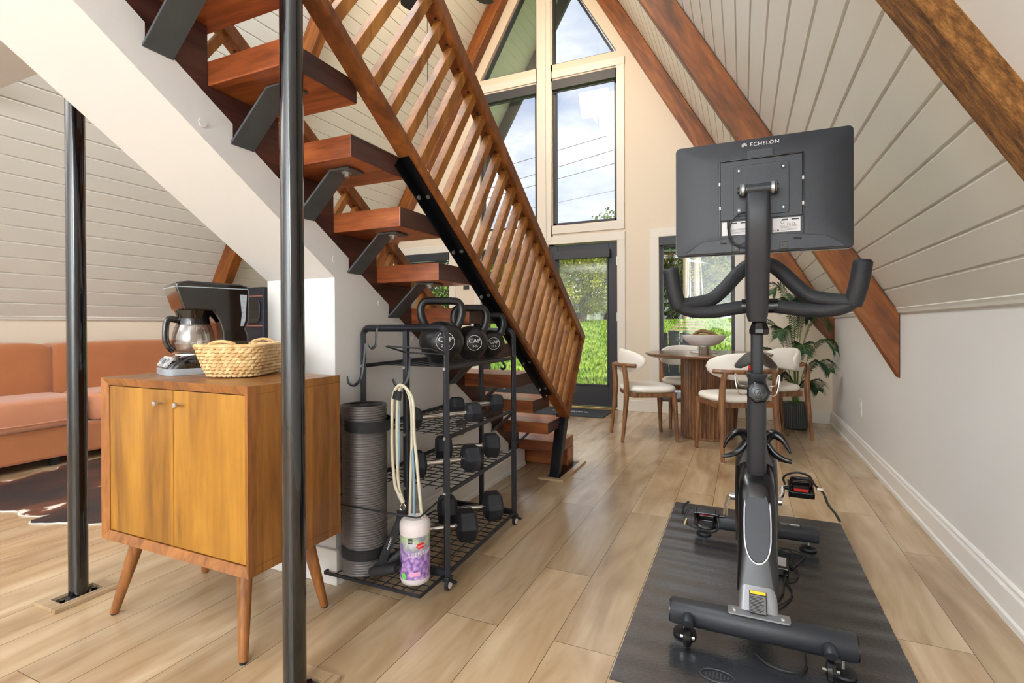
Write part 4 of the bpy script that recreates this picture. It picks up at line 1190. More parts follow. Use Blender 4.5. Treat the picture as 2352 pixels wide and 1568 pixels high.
def foam_handles():
    for i, (p, lab) in enumerate(((((-1.265, 1.535, .083), (-1.165, 1.60, .150)), 'upper of two black foam exercise handles leaning by the wipes tub'), (((-1.268, 1.522, .083), (-1.150, 1.520, .118)), 'lower of two black foam exercise handles beside the wipes tub'))):
        t = thing('foam_handle', lab, 'handle', p[0], group='foam handles on the rack tray', world=True)
        a, b = Vector(p[0]), Vector(p[1])
        obj('grip', MB().tube([a.lerp(b, u / 8) for u in range(9)], .0185, 18, taper=[.8, .98, 1, 1, 1, 1, 1, .98, .8]), 'foam_grip', t)
        obj('end_loop', MB().tube(smooth_path([b, b + (b - a).normalized() * .02 + Vector((0, 0, .01)), b + Vector((.005, 0, .05))], 4), .006, 6, flat=.3), 'mat_strap', t)
foam_handles()
def plug_in():
    t = thing('plug_in_freshener', 'small brown and clear plug-in device on the stair wall behind the rack', 'plug-in', (-1.43, 2.47, .43), world=True)
    obj('body', MB().box(-1.4455, -1.405, 2.45, 2.495, .44, .475), 'bark', t, smooth=False, bevel=.004)
    obj('bottle', MB().lathe([(.010, 0), (.014, .006), (.013, .035), (.008, .045)], 16, (-1.425, 2.472, .395)), 'window_gauge', t)
plug_in()

# ================================================================ dining corner
TC = Vector((-.293, 4.91, 0))
def table():
    t = thing('dining_table', 'round walnut pedestal table with fluted base, by the right window', 'table', TC[:], 0)
    R = .535
    obj('tabletop', MB().lathe([(R - .035, .715), (R - .008, .728), (R, .738), (R, .744), (R - .004, .75)], 72), 'table_top_wood', t, ang=30)
    r = .208; n = 38; prof = []
    for i in range(n):
        for k in range(5):
            a = 2 * PI * (i + (k / 4) * .78) / n; u = k / 4
            prof.append(((r + .016 * math.sin(PI * u) ** .6) * math.cos(a), (r + .016 * math.sin(PI * u) ** .6) * math.sin(a)))
    obj('fluted_pedestal', MB().prism(prof, 'Z', .018, .716), 'walnut', t, ang=60)
    obj('plinth', MB().lathe([(.222, 0), (.226, .004), (.226, .016), (.222, .02)], 60), 'walnut', t)
table()
def fruit_bowl():
    t = thing('pedestal_bowl', 'white footed bowl in the middle of the round table', 'bowl', (-.318, 4.90, .75), 0)
    pr = [(.115, 0), (.118, .004), (.108, .010), (.060, .026), (.050, .045), (.052, .058), (.10, .068), (.150, .095), (.178, .13), (.186, .158), (.182, .160), (.172, .135), (.14, .10), (.08, .078), (.0001, .074)]
    obj('bowl', MB().lathe(pr, 56, cap=False), 'ceramic', t)
fruit_bowl()
def carved_chain():
    t = thing('carved_wood_sculpture', 'carved wooden link ornament lying in the white bowl', 'ornament', (-.318, 4.90, .91), math.radians(20))
    p = smooth_path([(-.125, .0, -.03), (-.07, .012, .012), (-.02, .015, .034), (.04, .01, .026), (.10, 0, .002), (.135, -.008, -.024)], 5)
    n = len(p)
    obj('upper_link', MB().tube(p, .017, 12, taper=[.65 + .4 * math.sin(PI * i / (n - 1)) + .08 * math.sin(i * 2.1) for i in range(n)]), 'carved_wood', t)
    p = smooth_path([(-.14, -.02, -.032), (-.09, -.035, -.012), (-.02, -.04, -.006), (.06, -.04, -.010), (.13, -.025, -.026)], 5)
    n = len(p)
    obj('lower_link', MB().tube(p, .018, 12, taper=[.7 + .35 * math.sin(PI * i / (n - 1)) + .08 * math.sin(i * 1.7) for i in range(n)]), 'carved_wood', t)
carved_chain()
def log_candle():
    t = thing('log_candle_holder', 'short birch log candle holder on the table in front of the white bowl', 'candle holder', (-.312, 4.755, .75), 0)
    prof = [(.040 + .001 * math.sin(i), z) for i, z in enumerate((0, .012, .024, .036, .048, .060))]
    obj('log', MB().lathe(prof, 26), 'bark', t)
    obj('candle', MB().cyl((0, 0, .058), (0, 0, .064), .026, n=24), 'ceramic', t)
log_candle()

def make_chair(label):
    """local: seat faces +y (front), backrest at -y"""
    t = thing('dining_chair', label, 'chair', (0, 0, 0), 0, 'cream chairs around the round table')
    # seat pad: rounded shield
    ring = []
    N = 40
    for i in range(N):
        a = 2 * PI * i / N; c, s = math.cos(a), math.sin(a)
        x = math.copysign(abs(c) ** .62, c) * (.235 + .012 * s); y = math.copysign(abs(s) ** .62, s) * .225
        ring.append((x, y + .01))
    rings = []
    for z, f in ((.425, .90), (.43, .97), (.445, 1.0), (.462, .985), (.474, .93), (.480, .80), (.482, .5)):
        rings.append([(x * f, (y - .01) * f + .01, z) for x, y in ring])
    obj('seat', MB().loft(rings), 'white_upholstery', t, ang=75)
    f = MB()
    for (a, b) in (((-.20, .19), (.20, .19)), ((-.20, -.17), (.20, -.17)), ((-.205, .19), (-.205, -.17)), ((.205, .19), (.205, -.17))):
        f.bar((*a, .405), (*b, .405), .026, .042)
    obj('seat_frame', f, 'walnut', t, smooth=False, bevel=.003)
    for s in (-1, 1):
        obj('leg', MB().tube([(s * .205, .185, .425), (s * .208, .192, .3), (s * .217, .208, 0.003)], .0225, 14, taper=[1, .95, .66]), 'walnut', t)
        obj('leg', MB().tube(smooth_path([(s * .212, -.262, .003), (s * .206, -.238, .22), (s * .200, -.222, .42), (s * .196, -.228, .56), (s * .185, -.243, .655)], 4), .0225, 14, taper=[.62 + .43 * min(1, i / 8) - .25 * max(0, (i - 10) / 6) for i in range(17)]), 'walnut', t)
    # curved rail behind the back cushion
    def arc(w, n, z, r0=.0, y0=-.255):
        out = []
        for i in range(n + 1):
            a = (i / n * 2 - 1) * w; out.append((.26 * math.sin(a) * 1.05, y0 + .26 * (1 - math.cos(a)) * .9, z))
        return out
    bl = arc(1.0, 18, .655)
    obj('back_rail', MB().tube(bl, .024, 8, flat=.72, up=(0, 0, 1)), 'walnut', t)
    # upholstered back: oval pad bent round the sitter
    K = 28; M = 10; fr = []; bk = []
    vs = []; fs = []
    def pad(u, v, side):
        # u,v in unit disc
        q = math.sqrt(max(0, 1 - (u * u + v * v)))
        a = u * 1.22; th = .026 * q ** .55
        rr = .262 - side * th - .032
        x = (rr + .022) * math.sin(a) * 1.05; y = .012 - rr * math.cos(a) * .98
        return (x, y, .690 + v * .104)
    for side in (1, -1):
        base = len(vs)
        vs.append(pad(0, 0, side))
        for r in range(1, M + 1):
            rr = math.sin(PI / 2 * r / M)
            for k in range(K):
                a = 2 * PI * k / K
                uu = math.copysign(abs(math.cos(a)) ** .8, math.cos(a)) * rr; vv = math.copysign(abs(math.sin(a)) ** .8, math.sin(a)) * rr
                m = math.hypot(uu, vv)
                if m > .9999: uu, vv = uu / m * .9999, vv / m * .9999
                vs.append(pad(uu, vv, side))
        for k in range(K): fs.append((base, base + 1 + k, base + 1 + (k + 1) % K))
        for r in range(1, M):
            for k in range(K):
                o1 = base + 1 + (r - 1) * K; o2 = o1 + K
                fs.append((o1 + k, o2 + k, o2 + (k + 1) % K, o1 + (k + 1) % K))
    o1 = 1 + (M - 1) * K; o2 = 1 + M * K + 1 + (M - 1) * K
    for k in range(K): fs.append((o1 + k, o1 + (k + 1) % K, o2 + (k + 1) % K, o2 + k))
    pd = MB(); pd.add(vs, fs)
    obj('backrest', pd, 'white_upholstery', t, ang=80)
    for s in (-1, 1):
        for y in (.208, -.262):
            obj('glide', MB().cyl((s * (.217 if y > 0 else .212), y, 0), (s * (.217 if y > 0 else .212), y, .004), .011, n=12), 'outlet_white', t)
    return t
def face(d): return math.atan2(d[1], d[0]) - PI / 2
c1 = make_chair('cream dining chair left of the round table, nearest the glass door')
c1.location = (-.79, 4.64, 0); c1.rotation_euler = (0, 0, face((.45, .22)))
dup(c1, 'cream dining chair nearest the camera, its back to the exercise bike', None, (-.06, 4.32, 0), face((-.447, .895)))
dup(c1, 'cream dining chair on the far side of the round table, under the window', None, (-.50, 5.33, 0), face((.35, -.93)))
dup(c1, 'cream dining chair right of the round table, beside the potted palm', None, (.215, 5.13, 0), face((-.88, -.47)))

def palm():
    P = Vector((.463, 5.62, 0))
    t = thing('potted_palm', 'leafy green palm in a dark ribbed pot in the back right corner', 'plant', P[:], 0)
    n = 40; rp = []
    rings = []
    for z, r in ((.004, .098), (.012, .104), (.14, .112), (.245, .116), (.25, .116)):
        rg = []
        for i in range(n * 4):
            a = 2 * PI * i / (n * 4); w = .0045 if (i // 2) % 2 == 0 else 0
            if z < .01 or z > .246: w = .003
            rg.append(((r - w) * math.cos(a), (r - w) * math.sin(a), z))
        rings.append(rg)
    pot = obj('pot', MB().loft(rings), 'pot_dark', t, smooth=False)
    rb = MB()
    for i in range(n):
        a = 2 * PI * (i + .12) / n; a2 = 2 * PI * (i + .5) / n
        q = []
        for z, r in ((.012, .1045), (.245, .1165)):
            for aa in (a, a2): q.append(((r + .0006) * math.cos(aa), (r + .0006) * math.sin(aa), z))
        rb.add(q, [(0, 1, 3, 2)])
    obj('pot_ribs', rb, 'label_print', pot, smooth=False)
    obj('moss', MB().lathe([(.108, .232), (.08, .25), (.0001, .262)], 30, cap=False), 'soil', t)
    r = random.Random(11)
    tips = [(-.20, -.10, 1.33), (-.08, -.22, 1.18), (.10, -.16, 1.22), (-.31, -.12, .98), (-.17, -.30, .92), (.25, -.08, 1.02), (.28, -.16, .80), (.19, -.26, .44),
            (-.33, -.10, .72), (.04, -.36, .78), (.14, .08, 1.08), (-.24, -.26, .50), (.02, .06, 1.22), (.24, -.28, .62)]
    for dx, dy, zt in tips:
        d = Vector((dx, dy, 0)); R_ = d.length; d.normalize(); sd = Vector((-d.y, d.x, 0))
        base = Vector((r.uniform(-.03, .03), r.uniform(-.03, .03), .24)); hi = zt - .24
        pk = .10 + .16 * R_
        pts = smooth_path([base, base + d * R_ * .10 + Vector((0, 0, hi * .45)), base + d * R_ * .34 + Vector((0, 0, hi * .86)), base + d * R_ * .62 + Vector((0, 0, hi + pk * .22)), base + d * R_ * .86 + Vector((0, 0, hi + pk * .12)), base + d * R_ + Vector((0, 0, hi - pk * .25))], 6)
        m = len(pts)
        fr = obj('stem', MB().tube(pts, .0045, 6, taper=[1 - .8 * i / (m - 1) for i in range(m)]), 'palm_stem', t)
        lf = MB(); st0 = int(m * .34)
        for i in range(st0, m):
            for h in (0, .33, .66):
                if i == m - 1 and h: continue
                p = pts[i].lerp(pts[min(i + 1, m - 1)], h)
                tg = (pts[min(i + 1, m - 1)] - pts[i - 1]).normalized()
                u = (i + h - st0) / (m - 1 - st0)
                ln = (.135 * math.sin(PI * (.12 + .78 * u)) + .02) * r.uniform(.88, 1.08)
                for s in (-1, 1):
                    out = (sd * s * .85 + tg * .75 + Vector((0, 0, .10))).normalized()
                    q = p + out * ln * .55; e = p + out * ln + Vector((0, 0, -ln * .30 - r.uniform(0, .012)))
                    w = tg * .0044
                    lf.add([p - w * .4, p + w * .4, q + w, e, q - w], [(0, 1, 2, 4), (2, 3, 4)])
        for v in lf.v: v.x = min(v.x, .345 + .006 * math.sin(v.z * 90)); v.y = min(v.y, .225)
        obj('leaflets', lf, 'palm_leaf', fr, smooth=False)
palm()

def doormat():
    mb = MB().box(-2.28, -1.37, 5.40, 5.90, .001, .012)
    t = thing('doormat', 'dark grey doormat with pale script in front of the glass door', 'doormat', (-1.8, 5.65, 0), 0, world=True)
    obj('mat', mb, 'doormat', t, smooth=False, bevel=.004)
    M = frame((-1.82, 5.66, .0125), (1, 0, 0), (0, 1, 0))
    tx = text_mb('welcome', .12, .0008).xf(M)
    obj('lettering', tx, 'mat_print', t, smooth=False)
doormat()

# ================================================================ bike on its mat
def gym_mat():
    t = thing('equipment_mat', 'black textured rubber mat under the exercise bike', 'mat', (.055, 2.2, 0), world=True)
    x0, x1, y0, y1 = -.345, .443, 1.425, 3.0
    nx, ny = 8, 90
    top = MB(); vs = []
    for j in range(ny + 1):
        for i in range(nx + 1):
            u = i / nx; v = j / ny
            x = x0 + (x1 - x0) * u; y = y0 + (y1 - y0) * v
            e = min(1, min(v, 1 - v) * 14)
            z = .0058 + .0016 * math.sin(y * 55 + math.sin(x * 5) * 1.5) * e * (.35 + abs(u - .5) * 1.3)
            vs.append((x, y, z))
    W = nx + 1
    top.add(vs, [(j * W + i, j * W + i + 1, (j + 1) * W + i + 1, (j + 1) * W + i) for j in range(ny) for i in range(nx)])
    k = len(top.v)
    edge = [i for i in range(W)] + [j * W + nx for j in range(1, ny + 1)] + [ny * W + i for i in range(nx - 1, -1, -1)] + [j * W for j in range(ny - 1, 0, -1)]
    for i in edge: top.v.append(Vector((top.v[i].x, top.v[i].y, .0004)))
    m = len(edge)
    top.f += [(edge[i], edge[(i + 1) % m], k + (i + 1) % m, k + i) for i in range(m)] + [tuple(k + i for i in range(m))]
    obj('mat', top, 'gym_mat', t, ang=50)
    lg = MB()
    c = Vector((-.068, 1.552, .0076))
    ring = [c + Vector((.045 * math.cos(a * PI / 16), .027 * math.sin(a * PI / 16), 0)) for a in range(32)]
    lo = obj('logo_ring', MB().tube(ring, .0022, 6, closed=True), 'charcoal_plastic', t)
    br = MB()
    for i in range(-3, 4):
        h = .017 * math.cos(i * .42)
        obj('logo_bar', MB().cbox((c.x + i * .0095, c.y, c.z), (.0045, h * 2 * (1 if i % 2 else .8), .0022)), 'charcoal_plastic', lo, smooth=False)
gym_mat()

bike = thing('exercise_bike', 'black upright exercise bike with a large screen on the rubber mat', 'exercise bike', (.05, 2.15, 0), world=True)
BX = .042
def ebox(xa, xb, y, z, w, h, r):
    sec = rrect(w, h, r, 6)
    rings = []
    for x, f in ((xa, .90), (xa + .006, 1), (xb - .006, 1), (xb, .90)):
        rings.append([(x, y + a * f, z + b * f) for a, b in sec])
    return MB().loft(rings)
def front_stab():
    s = obj('front_stabilizer', ebox(-.213, .293, 1.716, .083, .076, .074, .033), 'bike_black', bike, ang=50)
    for x in (-.213, .293):
        obj('end_cap', ebox(x - .003, x + .003, 1.716, .083, .070, .068, .030), 'bike_gloss', s)
    for x in (-.157, .222):
        wh = MB().lathe([(.0001, -.013), (.012, -.013), (.024, -.010), (.029, 0), (.024, .010), (.012, .013), (.0001, .013)], 30, cap=False)
        wh.xf(frame((x, 1.655, .0375), (0, 1, 0), (0, 0, 1)))
        w = obj('transport_wheel', wh, 'bike_gloss', s)
        hood = []
        for a in range(9):
            th = math.radians(5 + 120 * a / 8); hood.append((x, 1.668 + .034 * math.cos(th), .052 + .034 * math.sin(th)))
        obj('wheel_hood', MB().tube(hood, .0185, 12, flat=1.0, up=(1, 0, 0), taper=[1, 1, 1, 1, 1, 1, 1, .97, .9]), 'bike_black', w)
        obj('axle_nut', MB().cyl((x - .021, 1.655, .0375), (x + .021, 1.655, .0375), .0050, n=6), 'chrome', w)
    for x, y in ((-.172, 1.728), (.258, 1.706)):
        f = obj('leveling_foot', MB().lathe([(.034, .0075), (.036, .011), (.034, .016), (.012, .022), (.008, .023)], 30, (x, y, 0)), 'rubber', s)
        obj('screw', MB().cyl((x, y, .02), (x, y, .055), .005, n=12), 'zinc', f)
    pl = obj('mounting_plate', MB().prism([(BX + a, 1.716 + b) for a, b in rrect(.172, .045, .006)], 'Z', .1185, .1235), 'bike_grey', s, smooth=False)
    for x in (-.024, .108):
        obj('plate_bolt', MB().lathe([(.0085, 0), (.0080, .004), (.005, .0055), (.0001, .0055)], 18, (x, 1.714, .1235), cap=False), 'zinc', pl)
front_stab()
def hull(name, secs, mat, parent=bike, ang=50, **k):
    """secs: list of (y, z, width, thickness, tilt in degrees) -> lofted member in the bike's mid plane"""
    rings = []
    for y, z, w, h, tl in secs:
        t = math.radians(tl); r = min(w, h) * .30
        rings.append([(BX + a, y + b * math.cos(t), z + b * math.sin(t)) for a, b in rrect(w, h, r, 5)])
    return obj(name, MB().loft(rings), mat, parent, ang=ang, **k)
fl = hull('front_leg', [(1.738, .108, .112, .05, -45), (1.78, .150, .106, .055, -45), (1.86, .235, .10, .06, -45), (1.95, .32, .10, .06, -45)], 'bike_grey')
Mf = frame((BX - .001, 1.734, .1475), (1, 0, 0), (0, .70, .72))
wl = obj('warning_label', MB().prism(rrect(.048, .066, .001, 1), 'Z', .0015, .003).xf(Mf), 'bike_gloss', fl, smooth=False)
obj('label_face', MB().prism(rrect(.044, .052, .001, 1), 'Z', .003, .0034).xf(Mf @ Matrix.Translation((0, -.005, 0))), 'label_print', wl, smooth=False)
obj('label_header', MB().prism(rrect(.044, .009, .001, 1), 'Z', .003, .0036).xf(Mf @ Matrix.Translation((0, .028, 0))), 'warning_yellow', wl, smooth=False)
for i in range(11):
    wd = .030 + .008 * ((i * 7) % 3) / 2
    obj('label_line', MB().box(-.021, -.021 + wd, -.028 + i * .0042, -.0265 + i * .0042, .0034, .0037).xf(Mf), 'bike_gloss', wl, smooth=False)
sh = hull('shroud', [(1.778, .160, .118, .030, 10), (1.790, .176, .120, .052, 20), (1.862, .30, .116, .11, 20), (1.905, .42, .114, .15, 20), (1.935, .49, .104, .16, 20), (1.95, .515, .08, .14, 20)], 'bike_gloss', ang=60)
def flywheel_cover(s):
    c = (BX + s * .036, 2.085, .375)
    pr = [(.0001, -.030), (.15, -.030), (.178, -.022), (.188, 0), (.182, .018), (.165, .030), (.0001, .034)]
    mb = MB().lathe(pr, 56, cap=False).xf(frame(c, (0, 1, 0), (0, 0, s)))
    return obj('flywheel_cover', mb, 'bike_gloss', bike, ang=50)
flywheel_cover(1); flywheel_cover(-1)
# oval spine panel with its grey outline on the front of the shroud
Ms = frame((BX, 1.832, .385), (1, 0, 0), (0, .36, .93))
def oval(w, h, n=30): return [(w / 2 * math.cos(2 * PI * i / n) * (1), h / 2 * math.copysign(abs(math.sin(2 * PI * i / n)) ** .6, math.sin(2 * PI * i / n))) for i in range(n)]
Ms = frame((BX, 1.8255, .355), (1, 0, 0), (0, .395, .919))
sp = obj('spine_outline', MB().prism(oval(.083, .240), 'Z', .0, .006).xf(Ms), 'bike_grey', sh, bevel=.001)
obj('spine_panel', MB().prism(oval(.074, .230), 'Z', .004, .0095).xf(Ms), 'bike_black', sp, bevel=.002)
obj('lower_frame', MB().bar((BX, 1.88, .16), (BX, 2.58, .098), .06, .055), 'bike_black', bike, smooth=False, bevel=.012)
# rear stabiliser
rs = obj('rear_stabilizer', ebox(-.212, .302, 2.592, .075, .074, .062, .022), 'bike_black', bike, ang=50)
for x in (-.17, .262):
    f = obj('leveling_foot', MB().lathe([(.032, .0075), (.034, .010), (.030, .018), (.012, .024), (.010, .026)], 28, (x, 2.592, 0)), 'rubber', rs)
    obj('screw', MB().cyl((x, 2.592, .02), (x, 2.592, .05), .005, n=10), 'zinc', f)
lb = obj('serial_label', MB().box(.148, .232, 2.573, 2.603, .1055, .1065), 'bike_gloss', rs, smooth=False)
for (a, b, c, d, m) in ((.150, .187, 2.589, 2.601, 'label_print'), (.190, .229, 2.589, 2.601, 'label_white'), (.150, .229, 2.575, 2.586, 'label_print')):
    obj('label_block', MB().box(a, b, c, d, .1065, .1069), m, lb, smooth=False)
# steering post: outer tube, collar, adjusting knob, inner tube
hull('post_sleeve', [(1.93, .465, .048, .05, 0), (1.93, .475, .058, .062, 0), (1.915, .54, .059, .066, 0), (1.862, .76, .055, .062, 0), (1.850, .826, .055, .062, 0), (1.849, .832, .062, .068, 0), (1.847, .842, .062, .068, 0)], 'bike_black')
ip = hull('inner_post', [(1.858, .80, .037, .040, 0), (1.83, .985, .037, .040, 0)], 'bike_black')
for z in (.93, .868, .852):
    y = 1.84 - .02 + (.93 - z) * .15
    obj('peg_hole', MB().cyl((BX + .004, y - .001, z), (BX + .004, y + .012, z), .0065, n=18), 'rubber', ip)
kn = MB(); rg = []
for z, f in ((0, .90), (.006, 1.0), (.018, 1.0), (.024, .92), (.026, .80)):
    rg.append([((.034 * f * (1 + .045 * math.cos(7 * a))) * math.cos(a), (.034 * f * (1 + .045 * math.cos(7 * a))) * math.sin(a), z) for a in [2 * PI * i / 56 for i in range(56)]])
Mk = frame((BX + .003, 1.822, .783), (1, 0, 0), (0, .10, 1))
k1 = obj('height_knob', kn.loft(rg).xf(Mk), 'bike_gloss', bike, ang=40)
rr_ = [Vector((.0225 * math.cos(a * PI / 16), .0225 * math.sin(a * PI / 16), .0262)) for a in range(32)]
obj('knob_ring', MB().tube(rr_, .001, 5, closed=True).xf(Mk), 'bike_black', k1)
sw = [Vector((.011 * math.cos(a), .011 * math.sin(a), .0262)) for a in [math.radians(30 + 14 * i) for i in range(21)]]
obj('knob_logo', MB().tube(sw + [Vector((.004, .004, .0262)), Vector((-.004, -.004, .0262))], .0013, 5).xf(Mk), 'bike_black', k1)
kf = MB(); rg = []
for z, rr, n7 in ((.968, .026, 8), (.972, .031, 8), (.985, .031, 8), (1.003, .024, 8), (1.010, .021, 8)):
    rg.append([(BX + .006 + rr * math.cos(2 * PI * (i + .5) / 8), 1.822 + rr * math.sin(2 * PI * (i + .5) / 8), z) for i in range(8)])
k2 = obj('pull_knob', kf.loft(rg), 'bike_gloss', bike, smooth=False, bevel=.002)
obj('knob_spring', MB().tube([(BX + .006 + .010 * math.cos(a * .7), 1.822 + .010 * math.sin(a * .7), 1.010 + a * .0005) for a in range(44)], .0016, 6), 'zinc', k2)
for s in (-1, 1):
    w = [(BX + s * .022, 1.86, .772), (BX + s * .050, 1.855, .770), (BX + s * .060, 1.85, .790), (BX + s * .066, 1.85, .832), (BX + s * .062, 1.85, .834), (BX + s * .052, 1.852, .802), (BX + s * .022, 1.86, .800)]
    obj('tablet_hook', MB().tube(smooth_path(w, 5), .0024, 8), 'chrome', bike)
# four horn shaped dumbbell rests
for s in (-1, 1):
    b = obj('rest_bracket', MB().prism([(BX + s * .020, .66), (BX + s * .034, .60), (BX + s * .040, .56), (BX + s * .060, .508), (BX + s * .062, .500), (BX + s * .018, .500)], 'Y', 1.965, 2.01), 'bike_gloss', bike, smooth=False, bevel=.004)
    up = smooth_path([(BX + s * .024, 1.985, .590), (BX + s * .040, 1.975, .618), (BX + s * .062, 1.965, .622), (BX + s * .086, 1.955, .603), (BX + s * .105, 1.95, .566)], 6)
    n = len(up)
    obj('upper_horn', MB().tube(up, .0135, 12, taper=[1.25 - 1.05 * (i / (n - 1)) ** 1.4 for i in range(n)], flat=1.3), 'bike_gloss', b)
    lo = smooth_path([(BX + s * .022, 1.985, .602), (BX + s * .040, 1.975, .575), (BX + s * .062, 1.965, .553), (BX + s * .084, 1.955, .543), (BX + s * .108, 1.95, .538)], 6)
    obj('lower_horn', MB().tube(lo, .0105, 12, taper=[1.3 - .75 * i / (n - 1) for i in range(n)], flat=1.3), 'bike_gloss', b)
# arm that carries the screen
arm = []
am = hull('screen_arm', [(1.825, 1.012, .052, .058, 4), (1.822, 1.03, .062, .066, 4), (1.795, 1.10, .068, .066, 12), (1.752, 1.20, .069, .058, 16), (1.706, 1.30, .068, .050, 12), (1.698, 1.365, .066, .042, 3), (1.702, 1.396, .062, .026, 0)], 'bike_black')
hg = obj('screen_hinge', MB().cyl((BX - .034, 1.700, 1.407), (BX + .036, 1.700, 1.407), .0155, n=28), 'bike_black', am)
for x, r, w in ((BX - .040, .018, .008), (BX + .040, .018, .008)):
    obj('hinge_washer', MB().cyl((x - w / 2, 1.700, 1.407), (x + w / 2, 1.700, 1.407), r, n=24), 'zinc', hg)
    sx = -1 if x < BX else 1
    obj('hinge_bolt', MB().cyl((x + sx * .004, 1.700, 1.407), (x + sx * .016, 1.700, 1.407), .010, n=6), 'bike_gloss', hg, smooth=False)
# handlebar
def bar_(pts, r, name, lab=None, tp=None, parent=None):
    P = smooth_path(pts, 6); return obj(name, MB().tube(P, r, 18, taper=tp), 'foam_grip', parent, ang=60)
clamp = obj('bar_clamp', MB().cyl((BX - .045, 1.885, 1.062), (BX + .062, 1.885, 1.062), .024, n=24), 'bike_gloss', bike)
for s in (-1, 1):
    X = lambda v: BX + .010 + s * v if s == 1 else BX + .010 - v
    e = .005 if s == 1 else .0
    up = [(X(.0), 1.925, 1.205), (X(.035), 1.922, 1.200), (X(.070), 1.915, 1.170), (X(.108), 1.90, 1.125), (X(.150), 1.885, 1.088), (X(.205), 1.868, 1.074), (X(.248), 1.852, 1.068)]
    bar_(up, .0235, 'upper_bar', parent=clamp)
    lo = [(X(.020), 1.885, 1.064), (X(.075), 1.882, 1.056), (X(.140), 1.875, 1.046), (X(.20), 1.866, 1.046), (X(.243), 1.855, 1.060), (X(.262), 1.846, 1.085)]
    bar_(lo, .0225, 'lower_bar', parent=clamp)
    n = 13
    P = smooth_path([(X(.252), 1.853, 1.060), (X(.266), 1.843, 1.11), (X(.278), 1.835, 1.19)], 6)
    gp = MB().tube(P + [P[-1] + (P[-1] - P[-2]).normalized() * .006], .0265, 20, taper=[.94] + [1.0] * (len(P) - 2) + [.97, .72])
    obj('grip', gp, 'foam_grip', clamp, ang=60)
